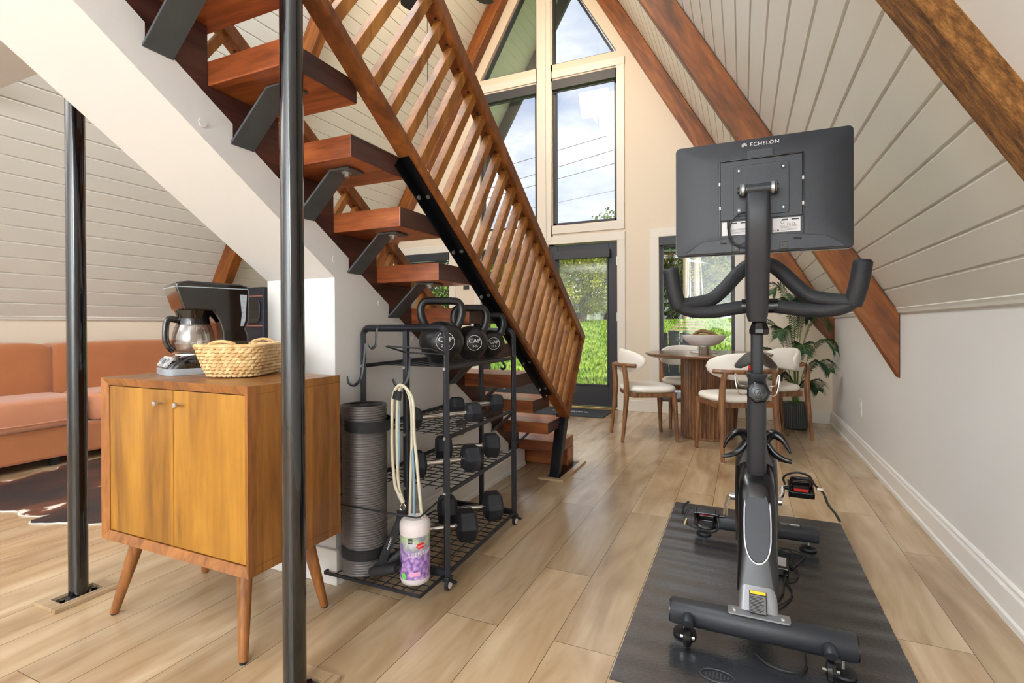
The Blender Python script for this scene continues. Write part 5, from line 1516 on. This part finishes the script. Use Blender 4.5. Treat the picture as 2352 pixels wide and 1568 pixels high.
# the screen
def screen():
    x0, x1, z0, z1 = -.199, .294, 1.222, 1.577
    cx, cz = (x0 + x1) / 2, (z0 + z1) / 2; W, H = x1 - x0, z1 - z0
    rg = []
    for y, fx, fz, r in ((1.772, 0, 0, .014), (1.758, 0, 0, .014), (1.754, -.003, -.003, .013), (1.7455, -.07, -.06, .03), (1.741, -.20, -.13, .03)):
        rg.append([(cx + a, y, cz + b) for a, b in rrect(W + fx * 1, H + fz * 1, r, 6)])
    s = obj('screen_housing', MB().loft(rg), 'bike_black', bike, ang=30)
    obj('silver_edge', MB().loft([[(cx + a, y, cz + b) for a, b in rrect(W + .003, H + .003, .016, 6)] for y in (1.766, 1.771)]), 'grey_plastic', s, ang=40)
    obj('display_glass', MB().loft([[(cx + a, y, cz + b) for a, b in rrect(W - .01, H - .01, .01, 4)] for y in (1.772, 1.7735)]), 'coffee_black', s, ang=40)
    # recessed middle bay with mount plate
    bx0, bx1, bz0, bz1 = -.064, .163, 1.325, 1.509
    fr = MB()
    for q in ((bx0, bx1, bz1, bz1 + .004), (bx0 - .003, bx0, bz0 - .055, bz1 + .004), (bx1, bx1 + .003, bz0 - .055, bz1 + .004)): fr.box(q[0], q[1], 1.7355, 1.744, q[2], q[3])
    obj('bay_edge', fr, 'bike_gloss', s, smooth=False, bevel=.001)
    obj('bay_panel', MB().box(bx0, bx1, 1.7375, 1.743, bz0, bz1), 'bike_black', s, smooth=False, bevel=.002)
    obj('top_boss', MB().box(.012, .085, 1.736, 1.743, bz1, bz1 + .028), 'bike_black', s, smooth=False, bevel=.002)
    pm = obj('mount_plate', MB().prism([(.051 + a, 1.413 + b) for a, b in rrect(.152, .155, .008)], 'Y', 1.732, 1.738), 'bike_black', s, smooth=False, bevel=.001)
    for a in (-.030, .134):
        obj('hinge_cheek', MB().box(BX + (-.050 if a < 0 else .046), BX + (-.044 if a < 0 else .052), 1.69, 1.734, 1.392, 1.424), 'bike_gloss', pm, smooth=False, bevel=.001)
    for a in (-.010, .112):
        for b in (1.352, 1.474):
            obj('mount_screw', MB().cyl((a, 1.732, b), (a, 1.728, b), .0065, n=18), 'bike_gloss', pm)
            obj('screw_core', MB().cyl((a, 1.729, b), (a, 1.7275, b), .0028, n=6), 'zinc', pm)
    for (a, b) in ((-.0655, 1.44), (-.0645, 1.365), (.1635, 1.435), (.1635, 1.36)):
        obj('clip', MB().box(a - .002, a + .0025, 1.734, 1.738, b - .005, b + .005), 'label_white', s, smooth=False)
    # rating labels either side of the arm
    for k, (a, b) in enumerate(((-.058, .019), (.083, .157))):
        L = obj('rating_label', MB().box(a, b, 1.7395, 1.7412, 1.279, 1.321), 'label_white', s, smooth=False)
        ww = b - a
        for i in range(5):
            obj('print_line', MB().box(a + ww * .28, b - ww * (.08 + .05 * (i % 3)), 1.739, 1.7396, 1.2835 + i * .0035, 1.2843 + i * .0035), 'label_print', L, smooth=False)
        obj('print_bar', MB().box(a + ww * .35, a + ww * .55, 1.739, 1.7396, 1.314, 1.3175), 'rubber', L, smooth=False)
        obj('print_bar', MB().box(a + ww * .68, a + ww * .95, 1.739, 1.7396, 1.314, 1.3175), 'rubber', L, smooth=False)
        if k == 1:
            M = frame((a + ww * .68, 1.7392, 1.3015), (1, 0, 0), (0, 0, 1))
            obj('lettering', text_mb('FC CE', .0085, .0002).xf(M), 'rubber', L, smooth=False)
            obj('approval_mark', MB().tube([(a + ww * .36 + .0045 * math.cos(q * PI / 8), 1.739, 1.3085 + .0045 * math.sin(q * PI / 8)) for q in range(16)], .0005, 4, closed=True), 'rubber', L)
            for q in range(5): obj('barcode_bar', MB().box(a + .002 + q * .0035, a + .002 + q * .0035 + .0012 + .0008 * (q % 2), 1.739, 1.7396, 1.2815, 1.2865), 'rubber', L, smooth=False)
    # lower chin with shelf steps
    obj('lower_chin', MB().prism([(-.165, 1.228), (-.118, 1.262), (.018, 1.275), (.11, 1.275), (.220, 1.262), (.268, 1.232), (.268, 1.226), (-.165, 1.226)], 'Y', 1.7385, 1.744), 'bike_black', s, smooth=False, bevel=.001)
    for x, z in ((-.055, 1.256), (.149, 1.257)): obj('vent_slot', MB().cyl((x - .010, 1.737, z), (x + .010, 1.737, z), .0026, n=10), 'bike_gloss', s)
    for x, z in ((-.0195, 1.238), (.113, 1.239)):
        q = obj('stand_boss', MB().box(x - .011, x + .011, 1.735, 1.742, z - .011, z + .010), 'bike_black', s, smooth=False, bevel=.0015)
        obj('brass_insert', MB().tube([(x + .0032 * math.cos(a * PI / 8), 1.7345, z + .0032 * math.sin(a * PI / 8)) for a in range(16)], .0009, 5, closed=True), 'brass_screw', q)
    # maker's name with its round emblem
    M = frame((.062, 1.7468, 1.5555), (1, 0, 0), (0, -.10, 1))
    obj('lettering', text_mb('ECHELON', .0165, .0005, spacing=1.12).xf(M), 'logo_white', s, smooth=False)
    em = [Vector((-.0565 + .0068 * math.cos(a * PI / 12), .0068 * math.sin(a * PI / 12), 0)) for a in range(24)]
    obj('emblem', MB().tube(em, .0008, 5, closed=True).xf(M), 'logo_white', s)
    em = [Vector((-.0565 + .0036 * math.cos(a), .0036 * math.sin(a), 0)) for a in [math.radians(-20 + 16 * i) for i in range(19)]]
    obj('emblem', MB().tube([Vector((-.0605, -.001, 0)), Vector((-.053, .002, 0))] + em, .0009, 5).xf(M), 'logo_white', s)
    # power cable loop
    cb = smooth_path([(-.040, 1.735, 1.322), (-.041, 1.730, 1.300), (-.036, 1.725, 1.262), (-.012, 1.722, 1.245), (.015, 1.722, 1.26), (.022, 1.726, 1.29), (.018, 1.722, 1.335), (-.006, 1.722, 1.343), (-.030, 1.722, 1.318), (-.036, 1.722, 1.284), (-.020, 1.724, 1.247), (.010, 1.73, 1.236), (.045, 1.745, 1.234)], 7)
    obj('power_cable', MB().tube(cb, .0022, 8), 'rubber', s)
    obj('cable_plug', MB().cyl((-.040, 1.735, 1.326), (-.040, 1.734, 1.298), .0042, n=12), 'rubber', s)
screen()
# saddle and seat post
hull('seat_post', [(2.33, .30, .06, .07, 0), (2.45, .58, .055, .06, 0), (2.50, .75, .045, .05, 0), (2.505, .80, .04, .045, 0)], 'bike_black')
def saddle():
    rg = []
    for y, w, z, d in ((2.395, .030, .858, .020), (2.42, .050, .862, .030), (2.47, .075, .858, .036), (2.53, .125, .852, .045), (2.58, .172, .868, .062), (2.63, .182, .876, .064), (2.66, .150, .878, .05), (2.668, .10, .876, .030)):
        R = []
        for i in range(28):
            a = 2 * PI * i / 28; c, s = math.cos(a), math.sin(a)
            zz = z + (s * .010 if s > 0 else s * d * .35) - (abs(c) ** 1.7) * (d * 1.05)
            if s > 0: zz -= .008 * (1 - abs(c)) ** 2
            R.append((BX + .012 + c * w / 2, y, zz))
        rg.append(R)
    sd = obj('saddle', MB().loft(rg), 'vinyl_black', bike, ang=60)
    obj('red_reflex', MB().lathe([(.0001, 0), (.022, .002), (.026, .012), (.020, .03), (.0001, .034)], 20, (BX + .004, 2.45, .800), cap=False), 'red_plastic', sd)  # red light reflex under the saddle, put in as a coloured solid
saddle()
# cranks and pedals
ax = Vector((BX, 2.31, .29))
obj('crank_axle', MB().cyl((BX - .095, 2.31, .29), (BX + .10, 2.31, .29), .016, n=20), 'chrome', bike)
for s, end in ((-1, Vector((-.067, 2.215, .232))), (1, Vector((.150, 2.405, .322)))):
    root = Vector((BX + s * .092, 2.31, .29))
    if s > 0: root.x = .130
    cr = obj('crank_arm', MB().tube([root, root.lerp(end, .5) + Vector((s * .006, 0, 0)), end], .011, 10, flat=.7, taper=[1.25, .9, 1.05]), 'chrome', bike)
    px = end.x + s * .068 if s < 0 else end.x + .066
    c = Vector((end.x + s * .068, end.y, end.z - .002 if s < 0 else end.z))
    if s < 0: c = Vector((-.135, 2.215, .228))
    else: c = Vector((.216, 2.405, .322))
    sp_ = obj('pedal_spindle', MB().cyl(end, (c.x - s * .02, c.y, c.z), .007, n=12), 'bike_gloss', cr)
    R = Matrix.Rotation(math.radians(-38 if s < 0 else 16), 4, 'X'); T = Matrix.Translation(c) @ R
    def P(b): return b.xf(T)
    body = MB()
    for y in (-.042, .042): body.box(-.038, .038, y - .006, y + .006, -.013, .013)
    for x in (-.040, .040): body.box(x - .007, x + .007, -.046, .046, -.014, .014)
    body.box(-.034, .034, -.012, .012, -.010, .010)
    pb = obj('pedal', P(body), 'bike_gloss', cr, smooth=False, bevel=.003)
    obj('red_insert', P(MB().box(-.026, .026, -.030, -.014, -.009, .011)), 'red_plastic', cr, smooth=False, bevel=.002)
    obj('pedal_cleat', P(MB().box(-.014, .014, -.034, -.030, -.006, .006)), 'zinc', cr, smooth=False, bevel=.001)
    if s > 0:
        cage = [(-.034, .0, .006), (-.036, -.02, .045), (-.030, -.03, .066), (0, -.034, .070), (.030, -.03, .066), (.036, -.02, .045), (.034, 0, .006)]
    else:
        cage = [(-.030, -.010, -.012), (-.032, -.030, -.045), (-.026, -.045, -.062), (0, -.048, -.066), (.026, -.045, -.062), (.032, -.030, -.045), (.030, -.010, -.012)]
    obj('toe_cage', P(MB().tube(smooth_path(cage, 5), .0062, 8, flat=1.3)), 'bike_gloss', cr)
    if s > 0:
        strap = [(.160, 2.40, .336), (.153, 2.395, .365), (.175, 2.385, .388), (.21, 2.38, .396), (.245, 2.385, .384), (.262, 2.39, .355), (.275, 2.395, .338), (.296, 2.395, .318), (.312, 2.392, .275), (.338, 2.39, .242), (.352, 2.388, .215)]
        obj('buckle', MB().cbox((.283, 2.395, .334), (.024, .012, .012)), 'chrome', cr, smooth=False, bevel=.002)
    else:
        strap = [(-.100, 2.19, .255), (-.088, 2.18, .205), (-.105, 2.165, .182), (-.15, 2.16, .186), (-.205, 2.17, .198), (-.214, 2.175, .225), (-.195, 2.185, .262), (-.210, 2.18, .250), (-.222, 2.17, .235), (-.219, 2.165, .268), (-.198, 2.16, .292)]
        obj('buckle', MB().cbox((-.212, 2.165, .208), (.008, .010, .030), Matrix.Rotation(.3, 3, 'Y')), 'brass_screw', cr, smooth=False, bevel=.002)
    obj('toe_strap', MB().tube(smooth_path(strap, 5), .0042, 6, flat=.5, up=(0, 1, 0)), 'rubber', cr)
def adapter():
    t = thing('power_adapter', 'black power adapter with a pale label and tangled cable beside the bike', 'power adapter', (.138, 2.31, .0075), world=True)
    obj('brick', MB().cbox((.138, 2.33, .0245), (.058, .115, .030), Matrix.Rotation(math.radians(-4), 3, 'Z')), 'bike_gloss', t, smooth=False, bevel=.004)
    obj('brick_label', MB().cbox((.136, 2.335, .0402), (.046, .085, .0006), Matrix.Rotation(math.radians(-4), 3, 'Z')), 'label_white', t, smooth=False)
    z = .0125
    for p in ([(.150, 2.275, .02), (.155, 2.24, z), (.185, 2.26, z), (.20, 2.33, z), (.165, 2.40, z), (.13, 2.47, z), (.16, 2.53, z + .004), (.215, 2.535, z), (.235, 2.49, z), (.20, 2.40, z), (.175, 2.36, z), (.19, 2.50, z + .006), (.15, 2.55, z), (.115, 2.50, z), (.11, 2.45, .02)],
              [(.145, 2.275, .018), (.150, 2.22, z), (.165, 2.15, z), (.150, 2.08, z), (.115, 2.02, z), (.08, 1.99, z)],
              [(.152, 2.275, .018), (.142, 2.20, z), (.132, 2.12, z), (.115, 2.07, z), (.09, 2.05, z)],
              [(.03, 1.70, z), (.06, 1.66, z), (.10, 1.645, z), (.145, 1.655, z), (.168, 1.70, z), (.17, 1.76, z)]):
        obj('cable', MB().tube(smooth_path(p, 6), .003, 8), 'rubber', t)
adapter()

# ceiling fan and the hanging pull cord
def fan():
    c = Vector((-2.25, 3.5, 3.87))
    t = thing('ceiling_fan', 'black ceiling fan at the top edge, above the stair railing', 'fan', c[:], world=True)
    obj('motor', MB().lathe([(.02, .16), (.05, .15), (.10, .10), (.115, .04), (.10, 0), (.05, -.02)], 32, c[:]), 'fan_black', t)
    obj('down_rod', MB().cyl((c.x, c.y, c.z + .15), (c.x, c.y, ZR - .12), .014, n=14), 'fan_black', t)
    obj('globe', MB().lathe([(.0001, -.10), (.05, -.09), (.08, -.06), (.09, -.02), (.06, -.005)], 28, c[:], cap=False), 'ceramic', t)
    for k in range(5):
        a = math.radians(74 + 72 * k)
        M = Matrix.Translation((c.x, c.y, c.z + .03)) @ Matrix.Rotation(a, 4, 'Z') @ Matrix.Rotation(math.radians(10), 4, 'X')
        poly = [(.12, -.03), (.2, -.055), (.60, -.075), (.655, -.05), (.66, 0), (.64, .05), (.60, .07), (.2, .055), (.12, .03)]
        obj('blade', MB().prism(poly, 'Z', -.004, .004).xf(M), 'fan_black', t, smooth=False)
fan()
def pull_cord():
    x, y = -2.98, 4.5
    t = thing('blind_cord', 'thin dark beaded cord hanging behind the stair slats', 'cord', (x, y, 2.58), world=True)
    zt = roof_z(x) - .01
    obj('cord', MB().cyl((x, y, 2.62), (x, y, zt), .004, n=8), 'rubber', t)
    obj('cord_weight', MB().lathe([(.0001, 0), (.008, .006), (.008, .035), (.003, .045)], 14, (x, y, 2.58), cap=False), 'chrome', t)
pull_cord()

# ================================================================ outside
def gz(x, y):
    return -.10 + .060 * (y - 8.3) + .05 * math.sin(x * .35 + y * .2) if y > 8.3 else -.35
def lawn():
    xs = [-60 + 2 * i for i in range(52)]; ys = [8.3 + .9 * j for j in range(28)] + [33.5, 35, 38, 45, 60, 90]
    vs = []
    for j, y in enumerate(ys):
        for x in xs:
            z = gz(x, min(y, 33.5)) if y > 8.35 else -.12
            if y > 33.5: z -= (y - 33.5) * .04
            vs.append((x, y, z))
    W = len(xs)
    o = obj('lawn', MB().add(vs, [(j * W + i, j * W + i + 1, (j + 1) * W + i + 1, (j + 1) * W + i) for j in range(len(ys) - 1) for i in range(W - 1)]), 'grass', smooth=True)
    o['kind'] = 'structure'
    struct('ground_under_deck', MB().box(-60, 42, YB + .15, 8.4, -.6, -.4), 'soil')
lawn()
def tufts():
    r = random.Random(5); mb = MB()
    for i in range(26000):
        y = 8.4 + 23 * r.random() ** 1.5; x = r.uniform(-.75 * y - 3.0, .05 * y + 1.0)
        z = gz(x, y); h = r.uniform(.03, .075) * (1 + y * .02); a = r.uniform(0, PI); w = h * .5
        mb.v += [Vector((x - w * math.cos(a), y - w * math.sin(a), z - .01)), Vector((x + w * math.cos(a), y + w * math.sin(a), z - .01)), Vector((x + r.uniform(-.03, .03), y + r.uniform(-.03, .03), z + h))]
        k = len(mb.v); mb.f.append((k - 3, k - 2, k - 1))
    me = bpy.data.meshes.new('grass_blades'); me.from_pydata([tuple(v) for v in mb.v], [], mb.f); me.materials.append(MT['grass'])
    o = bpy.data.objects.new('grass_blades', me); C.objects.link(o)
    tag(o, 'bright green grass growing on the sloping lawn outside', 'grass'); o['kind'] = 'stuff'
tufts()
def deck():
    mb = MB()
    x = -6.2
    while x < 1.6:
        mb.box(x, x + .134, YB + .16, 8.32, -.06, -.025); x += .142
    o = obj('deck', mb, 'deck_wood', smooth=False); o['kind'] = 'structure'
    struct('deck_edge', MB().box(-6.2, 1.6, 8.32, 8.38, -.10, .012), 'deck_wood', bevel=.004)
deck()
# boarded underside of the roof overhang outside
def soffit():
    for s in (1, -1):
        X = (lambda v: v) if s == 1 else (lambda v: 2 * XC - v)
        mb = MB(); L0, L1 = .0, (XR - XC) * 2
        p = .1287; sl = 0
        while sl < L1:
            a, b = sl + .004, min(sl + p, L1)
            pts = [(X(XR - q * .5), Z0 + q * T3 / 2) for q in (a, b)]
            nrm = (T3 / 2 * s, .5)
            poly = [pts[0], pts[1], (pts[1][0] + nrm[0] * .02, pts[1][1] + nrm[1] * .02), (pts[0][0] + nrm[0] * .02, pts[0][1] + nrm[1] * .02)]
            mb.prism(poly, 'Y', YB + .15, 7.35); sl += p
        struct('ceiling_overhang_right' if s == 1 else 'ceiling_overhang_left', mb, 'cream_plank_paint')
        f = MB()
        q0, q1 = -.3, L1
        pts = [(X(XR - q * .5), Z0 + q * T3 / 2) for q in (q0, q1)]
        nn = (T3 / 2 * s, .5)
        poly = [(pts[0][0] - nn[0] * .16, pts[0][1] - nn[1] * .16), (pts[1][0] - nn[0] * .16, pts[1][1] - nn[1] * .16), (pts[1][0] + nn[0] * .05, pts[1][1] + nn[1] * .05), (pts[0][0] + nn[0] * .05, pts[0][1] + nn[1] * .05)]
        struct('trim_%d' % (12 if s == 1 else 13), f.prism(poly, 'Y', 7.35, 7.41), 'house_roof')
soffit()

def tree(label, x, y, h, cr, mat, seed, trunk=.22, base=.18, leaf=.26, n=5200, group='trees beyond the lawn', sq=1.0):
    r = random.Random(seed); z0 = gz(x, min(y, 33)) - .3
    t = thing('tree', label, 'tree', (x, y, z0), 0, group)
    tb = MB().tube(smooth_path([(0, 0, 0), (r.uniform(-.2, .2), r.uniform(-.2, .2), h * .35), (r.uniform(-.4, .4), r.uniform(-.4, .4), h * .8)], 5), trunk, 10, taper=[1 - .07 * i for i in range(11)])
    br = obj('trunk', tb, 'bark', t)
    blobs = []
    for k in range(17):
        a = r.uniform(0, 2 * PI); zz = r.uniform(base + .06, .93) * h
        w = cr * (.35 + .65 * math.sin(PI * min(1, max(.08, (zz / h - base) / (1 - base)) * .86 + .10)))
        d = w * r.uniform(.15, .75)
        blobs.append((d * math.cos(a), d * math.sin(a), zz, w * r.uniform(.30, .55) + .2))
        if k < 8: br_end = blobs[-1]
    bb = MB()
    for b in blobs[:9]:
        bb.tube([(0, 0, b[2] * .55), (b[0] * .5, b[1] * .5, b[2] * .82), (b[0], b[1], b[2])], .07, 5, taper=[1, .6, .25])
    obj('branches', bb, 'bark', t)
    vs = []; fs = []
    per = n // len(blobs)
    for b in blobs:
        for i in range(per):
            u = Vector((r.gauss(0, 1), r.gauss(0, 1), r.gauss(0, 1))).normalized() * (r.random() ** .35)
            c = Vector((b[0] + u.x * b[3], b[1] + u.y * b[3], b[2] + u.z * b[3] * .72 * sq))
            m = Vector((r.gauss(0, 1), r.gauss(0, 1), r.gauss(0, 1))).normalized(); q = m.orthogonal().normalized(); s = leaf * r.uniform(.5, 1.1)
            k = m.cross(q)
            vs += [c - q * s * .5, c + k * s * .32, c + q * s * .5, c - k * s * .32]; j = len(vs); fs.append((j - 4, j - 3, j - 2, j - 1))
    me = bpy.data.meshes.new('foliage'); me.from_pydata([tuple(v) for v in vs], [], fs); me.materials.append(MT[mat])
    o = bpy.data.objects.new('foliage', me); C.objects.link(o); o.parent = t
tree('tall olive-green tree whose crown rises past the sill of the upper right window', -8.6, 41.5, 10.3, 4.4, 'leaf_green', 1, leaf=.36)
tree('sunlit yellow-green tree filling the glass door on the right', -9.0, 30.5, 6.0, 2.9, 'leaf_yellow', 2, leaf=.20, n=7200, base=.14)
tree('darker tree at the left edge of the right glass door view', -12.6, 34, 6.4, 2.9, 'leaf_green', 3, leaf=.24)
tree('dark tree behind the two pale poles, at the left of the low right window', -5.6, 40, 9.4, 3.8, 'leaf_dark', 4, n=7000, base=.10)
tree('yellow-green tree at the right side of the low right window', -1.9, 38, 8.8, 3.4, 'leaf_yellow', 5, n=7000, base=.08)
tree('broad green tree partly hidden behind the bike screen', 2.0, 37, 9.0, 3.8, 'leaf_green', 6)
tree('low dark bush tree under the poles, far right of the lawn', -3.7, 36.5, 3.6, 2.4, 'leaf_dark', 7, base=.05, trunk=.12)
tree('yellow-green tree seen between the lower stair slats', -14.6, 31.5, 6.3, 3.0, 'leaf_yellow', 8, base=.08, n=6500)
tree('green tree behind the left glass door', -17.6, 31, 7.2, 3.4, 'leaf_green', 9, base=.08, n=6500)
tree('green tree outside the low left window, framed by the stair treads', -20.5, 29.5, 8.4, 4.4, 'leaf_green', 10, base=.05, n=7500)
tree('dark tree farthest left beyond the lawn', -27, 31, 9, 4.6, 'leaf_dark', 12, base=.05)
tree('dense dark tree closing the view at the far left of the low right window', -8.0, 46, 9.5, 5.0, 'leaf_dark', 21, base=.04, leaf=.42, n=8000)
tree('wide tree far behind the pale poles, the middle of the hedge row', -2.5, 47, 9.6, 5.2, 'leaf_green', 22, base=.04, leaf=.42, n=9000)
tree('wide tree at the far right end of the hedge row', 4.0, 47, 9.5, 5.0, 'leaf_dark', 23, base=.04, leaf=.42, n=8000)
tree('far green tree behind the sunlit tree in the glass door', -13.2, 45, 8.2, 4.6, 'leaf_dark', 24, base=.04, leaf=.42, n=8000)
tree('far green tree behind the left glass door, beyond the nearer one', -20, 43, 8.0, 5.0, 'leaf_dark', 25, base=.04, leaf=.42, n=8000)
# two pale utility poles with their stay wires and the overhead lines
for i, (x, y, lab) in enumerate(((-3.35, 35.0, 'left one of two pale wooden poles seen through the low right window'), (-2.72, 35.2, 'right one of two pale wooden poles seen through the low right window'))):
    tag(obj('utility_pole', MB().cyl((x, y, gz(x, 33) - .5), (x, y, 13), .20, .16, 16), 'pole_wood'), lab, 'pole', 'utility poles beyond the lawn')
for i, (x0, x1, lab) in enumerate(((-3.0, -3.2, 'thin pale stay cable between the two wooden poles'), (-2.2, -2.7, 'thin pale stay cable right of the two wooden poles'))):
    tag(obj('stay_cable', MB().cyl((x0, 34.6, .9), (x1, 35, 9), .03, n=6), 'label_white'), lab, 'cable', 'pole stay cables')
for i, (za, zb, lab) in enumerate(((14.63, 15.94, 'highest'), (13.33, 14.68, 'second highest'), (12.42, 13.62, 'third highest'), (10.58, 11.51, 'lowest'))):
    A, B = Vector((-13.28, 37.95, za)), Vector((-9.24, 39.78, zb)); d = B - A
    tag(obj('power_line', MB().tube([A - d * 2.5, A, B, B + d * .8], .022 if i < 3 else .014, 6), 'wire'), '%s of the four overhead lines crossing the upper window sky' % lab, 'power line', 'overhead power lines')
for i in range(6):
    y = 17.8 + i * 2.35; x = -1.92 - .052 * (y - 18) * 1.0; w = 1.15 + .02 * i
    names = ['nearest', 'second', 'third', 'fourth', 'fifth', 'farthest']
    z = gz(x, y)
    tag(obj('garden_step', MB().box(x - w / 2 - .1, x + w / 2, y, y + .9, z - .15, z + .10), 'step_wood', smooth=False, bevel=.02), '%s timber garden step climbing the lawn outside the low right window' % names[i], 'step', 'garden steps on the lawn')
hb = thing('distant_house', 'small white house with a grey roof behind the trees, seen through the glass door', 'house', (-10.6, 38.5, gz(-10, 33) - .6), math.radians(10))
obj('wall', MB().box(-3, 3, 0, 3.5, 0, 1.7), 'house_white', hb, smooth=False)
obj('roof', MB().prism([(-.3, 1.6), (1.75, 2.3), (3.8, 1.6), (3.8, 1.7), (1.75, 2.42), (-.3, 1.72)], 'X', -3.2, 3.2), 'house_roof', hb, smooth=False)
for x in (-1.6, .9): obj('window', MB().box(x, x + .8, -.03, .02, .5, 1.2), 'charcoal_plastic', hb, smooth=False)

def deck_chair(label, x, y, rz):
    t = thing('deck_chair', label, 'garden chair', (x, y, -.025), rz, 'slatted garden chairs on the deck')
    n = 5
    for i in range(n):
        u = i - (n - 1) / 2; h = .97 - .022 * u * u
        M = Matrix.Rotation(math.radians(-16), 4, 'X')
        poly = [(u * .118 - .055, 0), (u * .118 + .055, 0), (u * .14 + .066, h - .30 - .012 * max(0, u)), (u * .14, h - .288), (u * .14 - .066, h - .30 + .012 * min(0, u))]
        obj('back_slat', MB().prism(poly, 'Y', -.009, .009).xf(Matrix.Translation((0, .20, .30)) @ M), 'slat_grey', t, smooth=False)
    for i in range(6):
        y0 = -.30 + i * .088; z = .37 - i * .022
        obj('seat_slat', MB().box(-.27, .27, y0, y0 + .076, z - .02, z), 'slat_grey', t, smooth=False, bevel=.003)
    for s in (-1, 1):
        obj('armrest', MB().box(s * .33 - .06, s * .33 + .06, -.36, .34, .50, .525), 'slat_grey', t, smooth=False, bevel=.01)
        obj('leg', MB().box(s * .30 - .014, s * .30 + .014, -.33, -.22, 0, .50), 'slat_grey', t, smooth=False)
        obj('leg', MB().prism([(.40, 0), (.52, 0), (.30, .50), (.20, .50), (-.22, .37), (-.22, .26), (.18, .20)], 'X', s * .285 - .014, s * .285 + .014), 'slat_grey', t, smooth=False)
    return t
d1 = deck_chair('dark slatted garden chair on the deck, seen through the low right window above the table', -.83, 7.08, PI + math.radians(6))
def deck_stool():
    pass
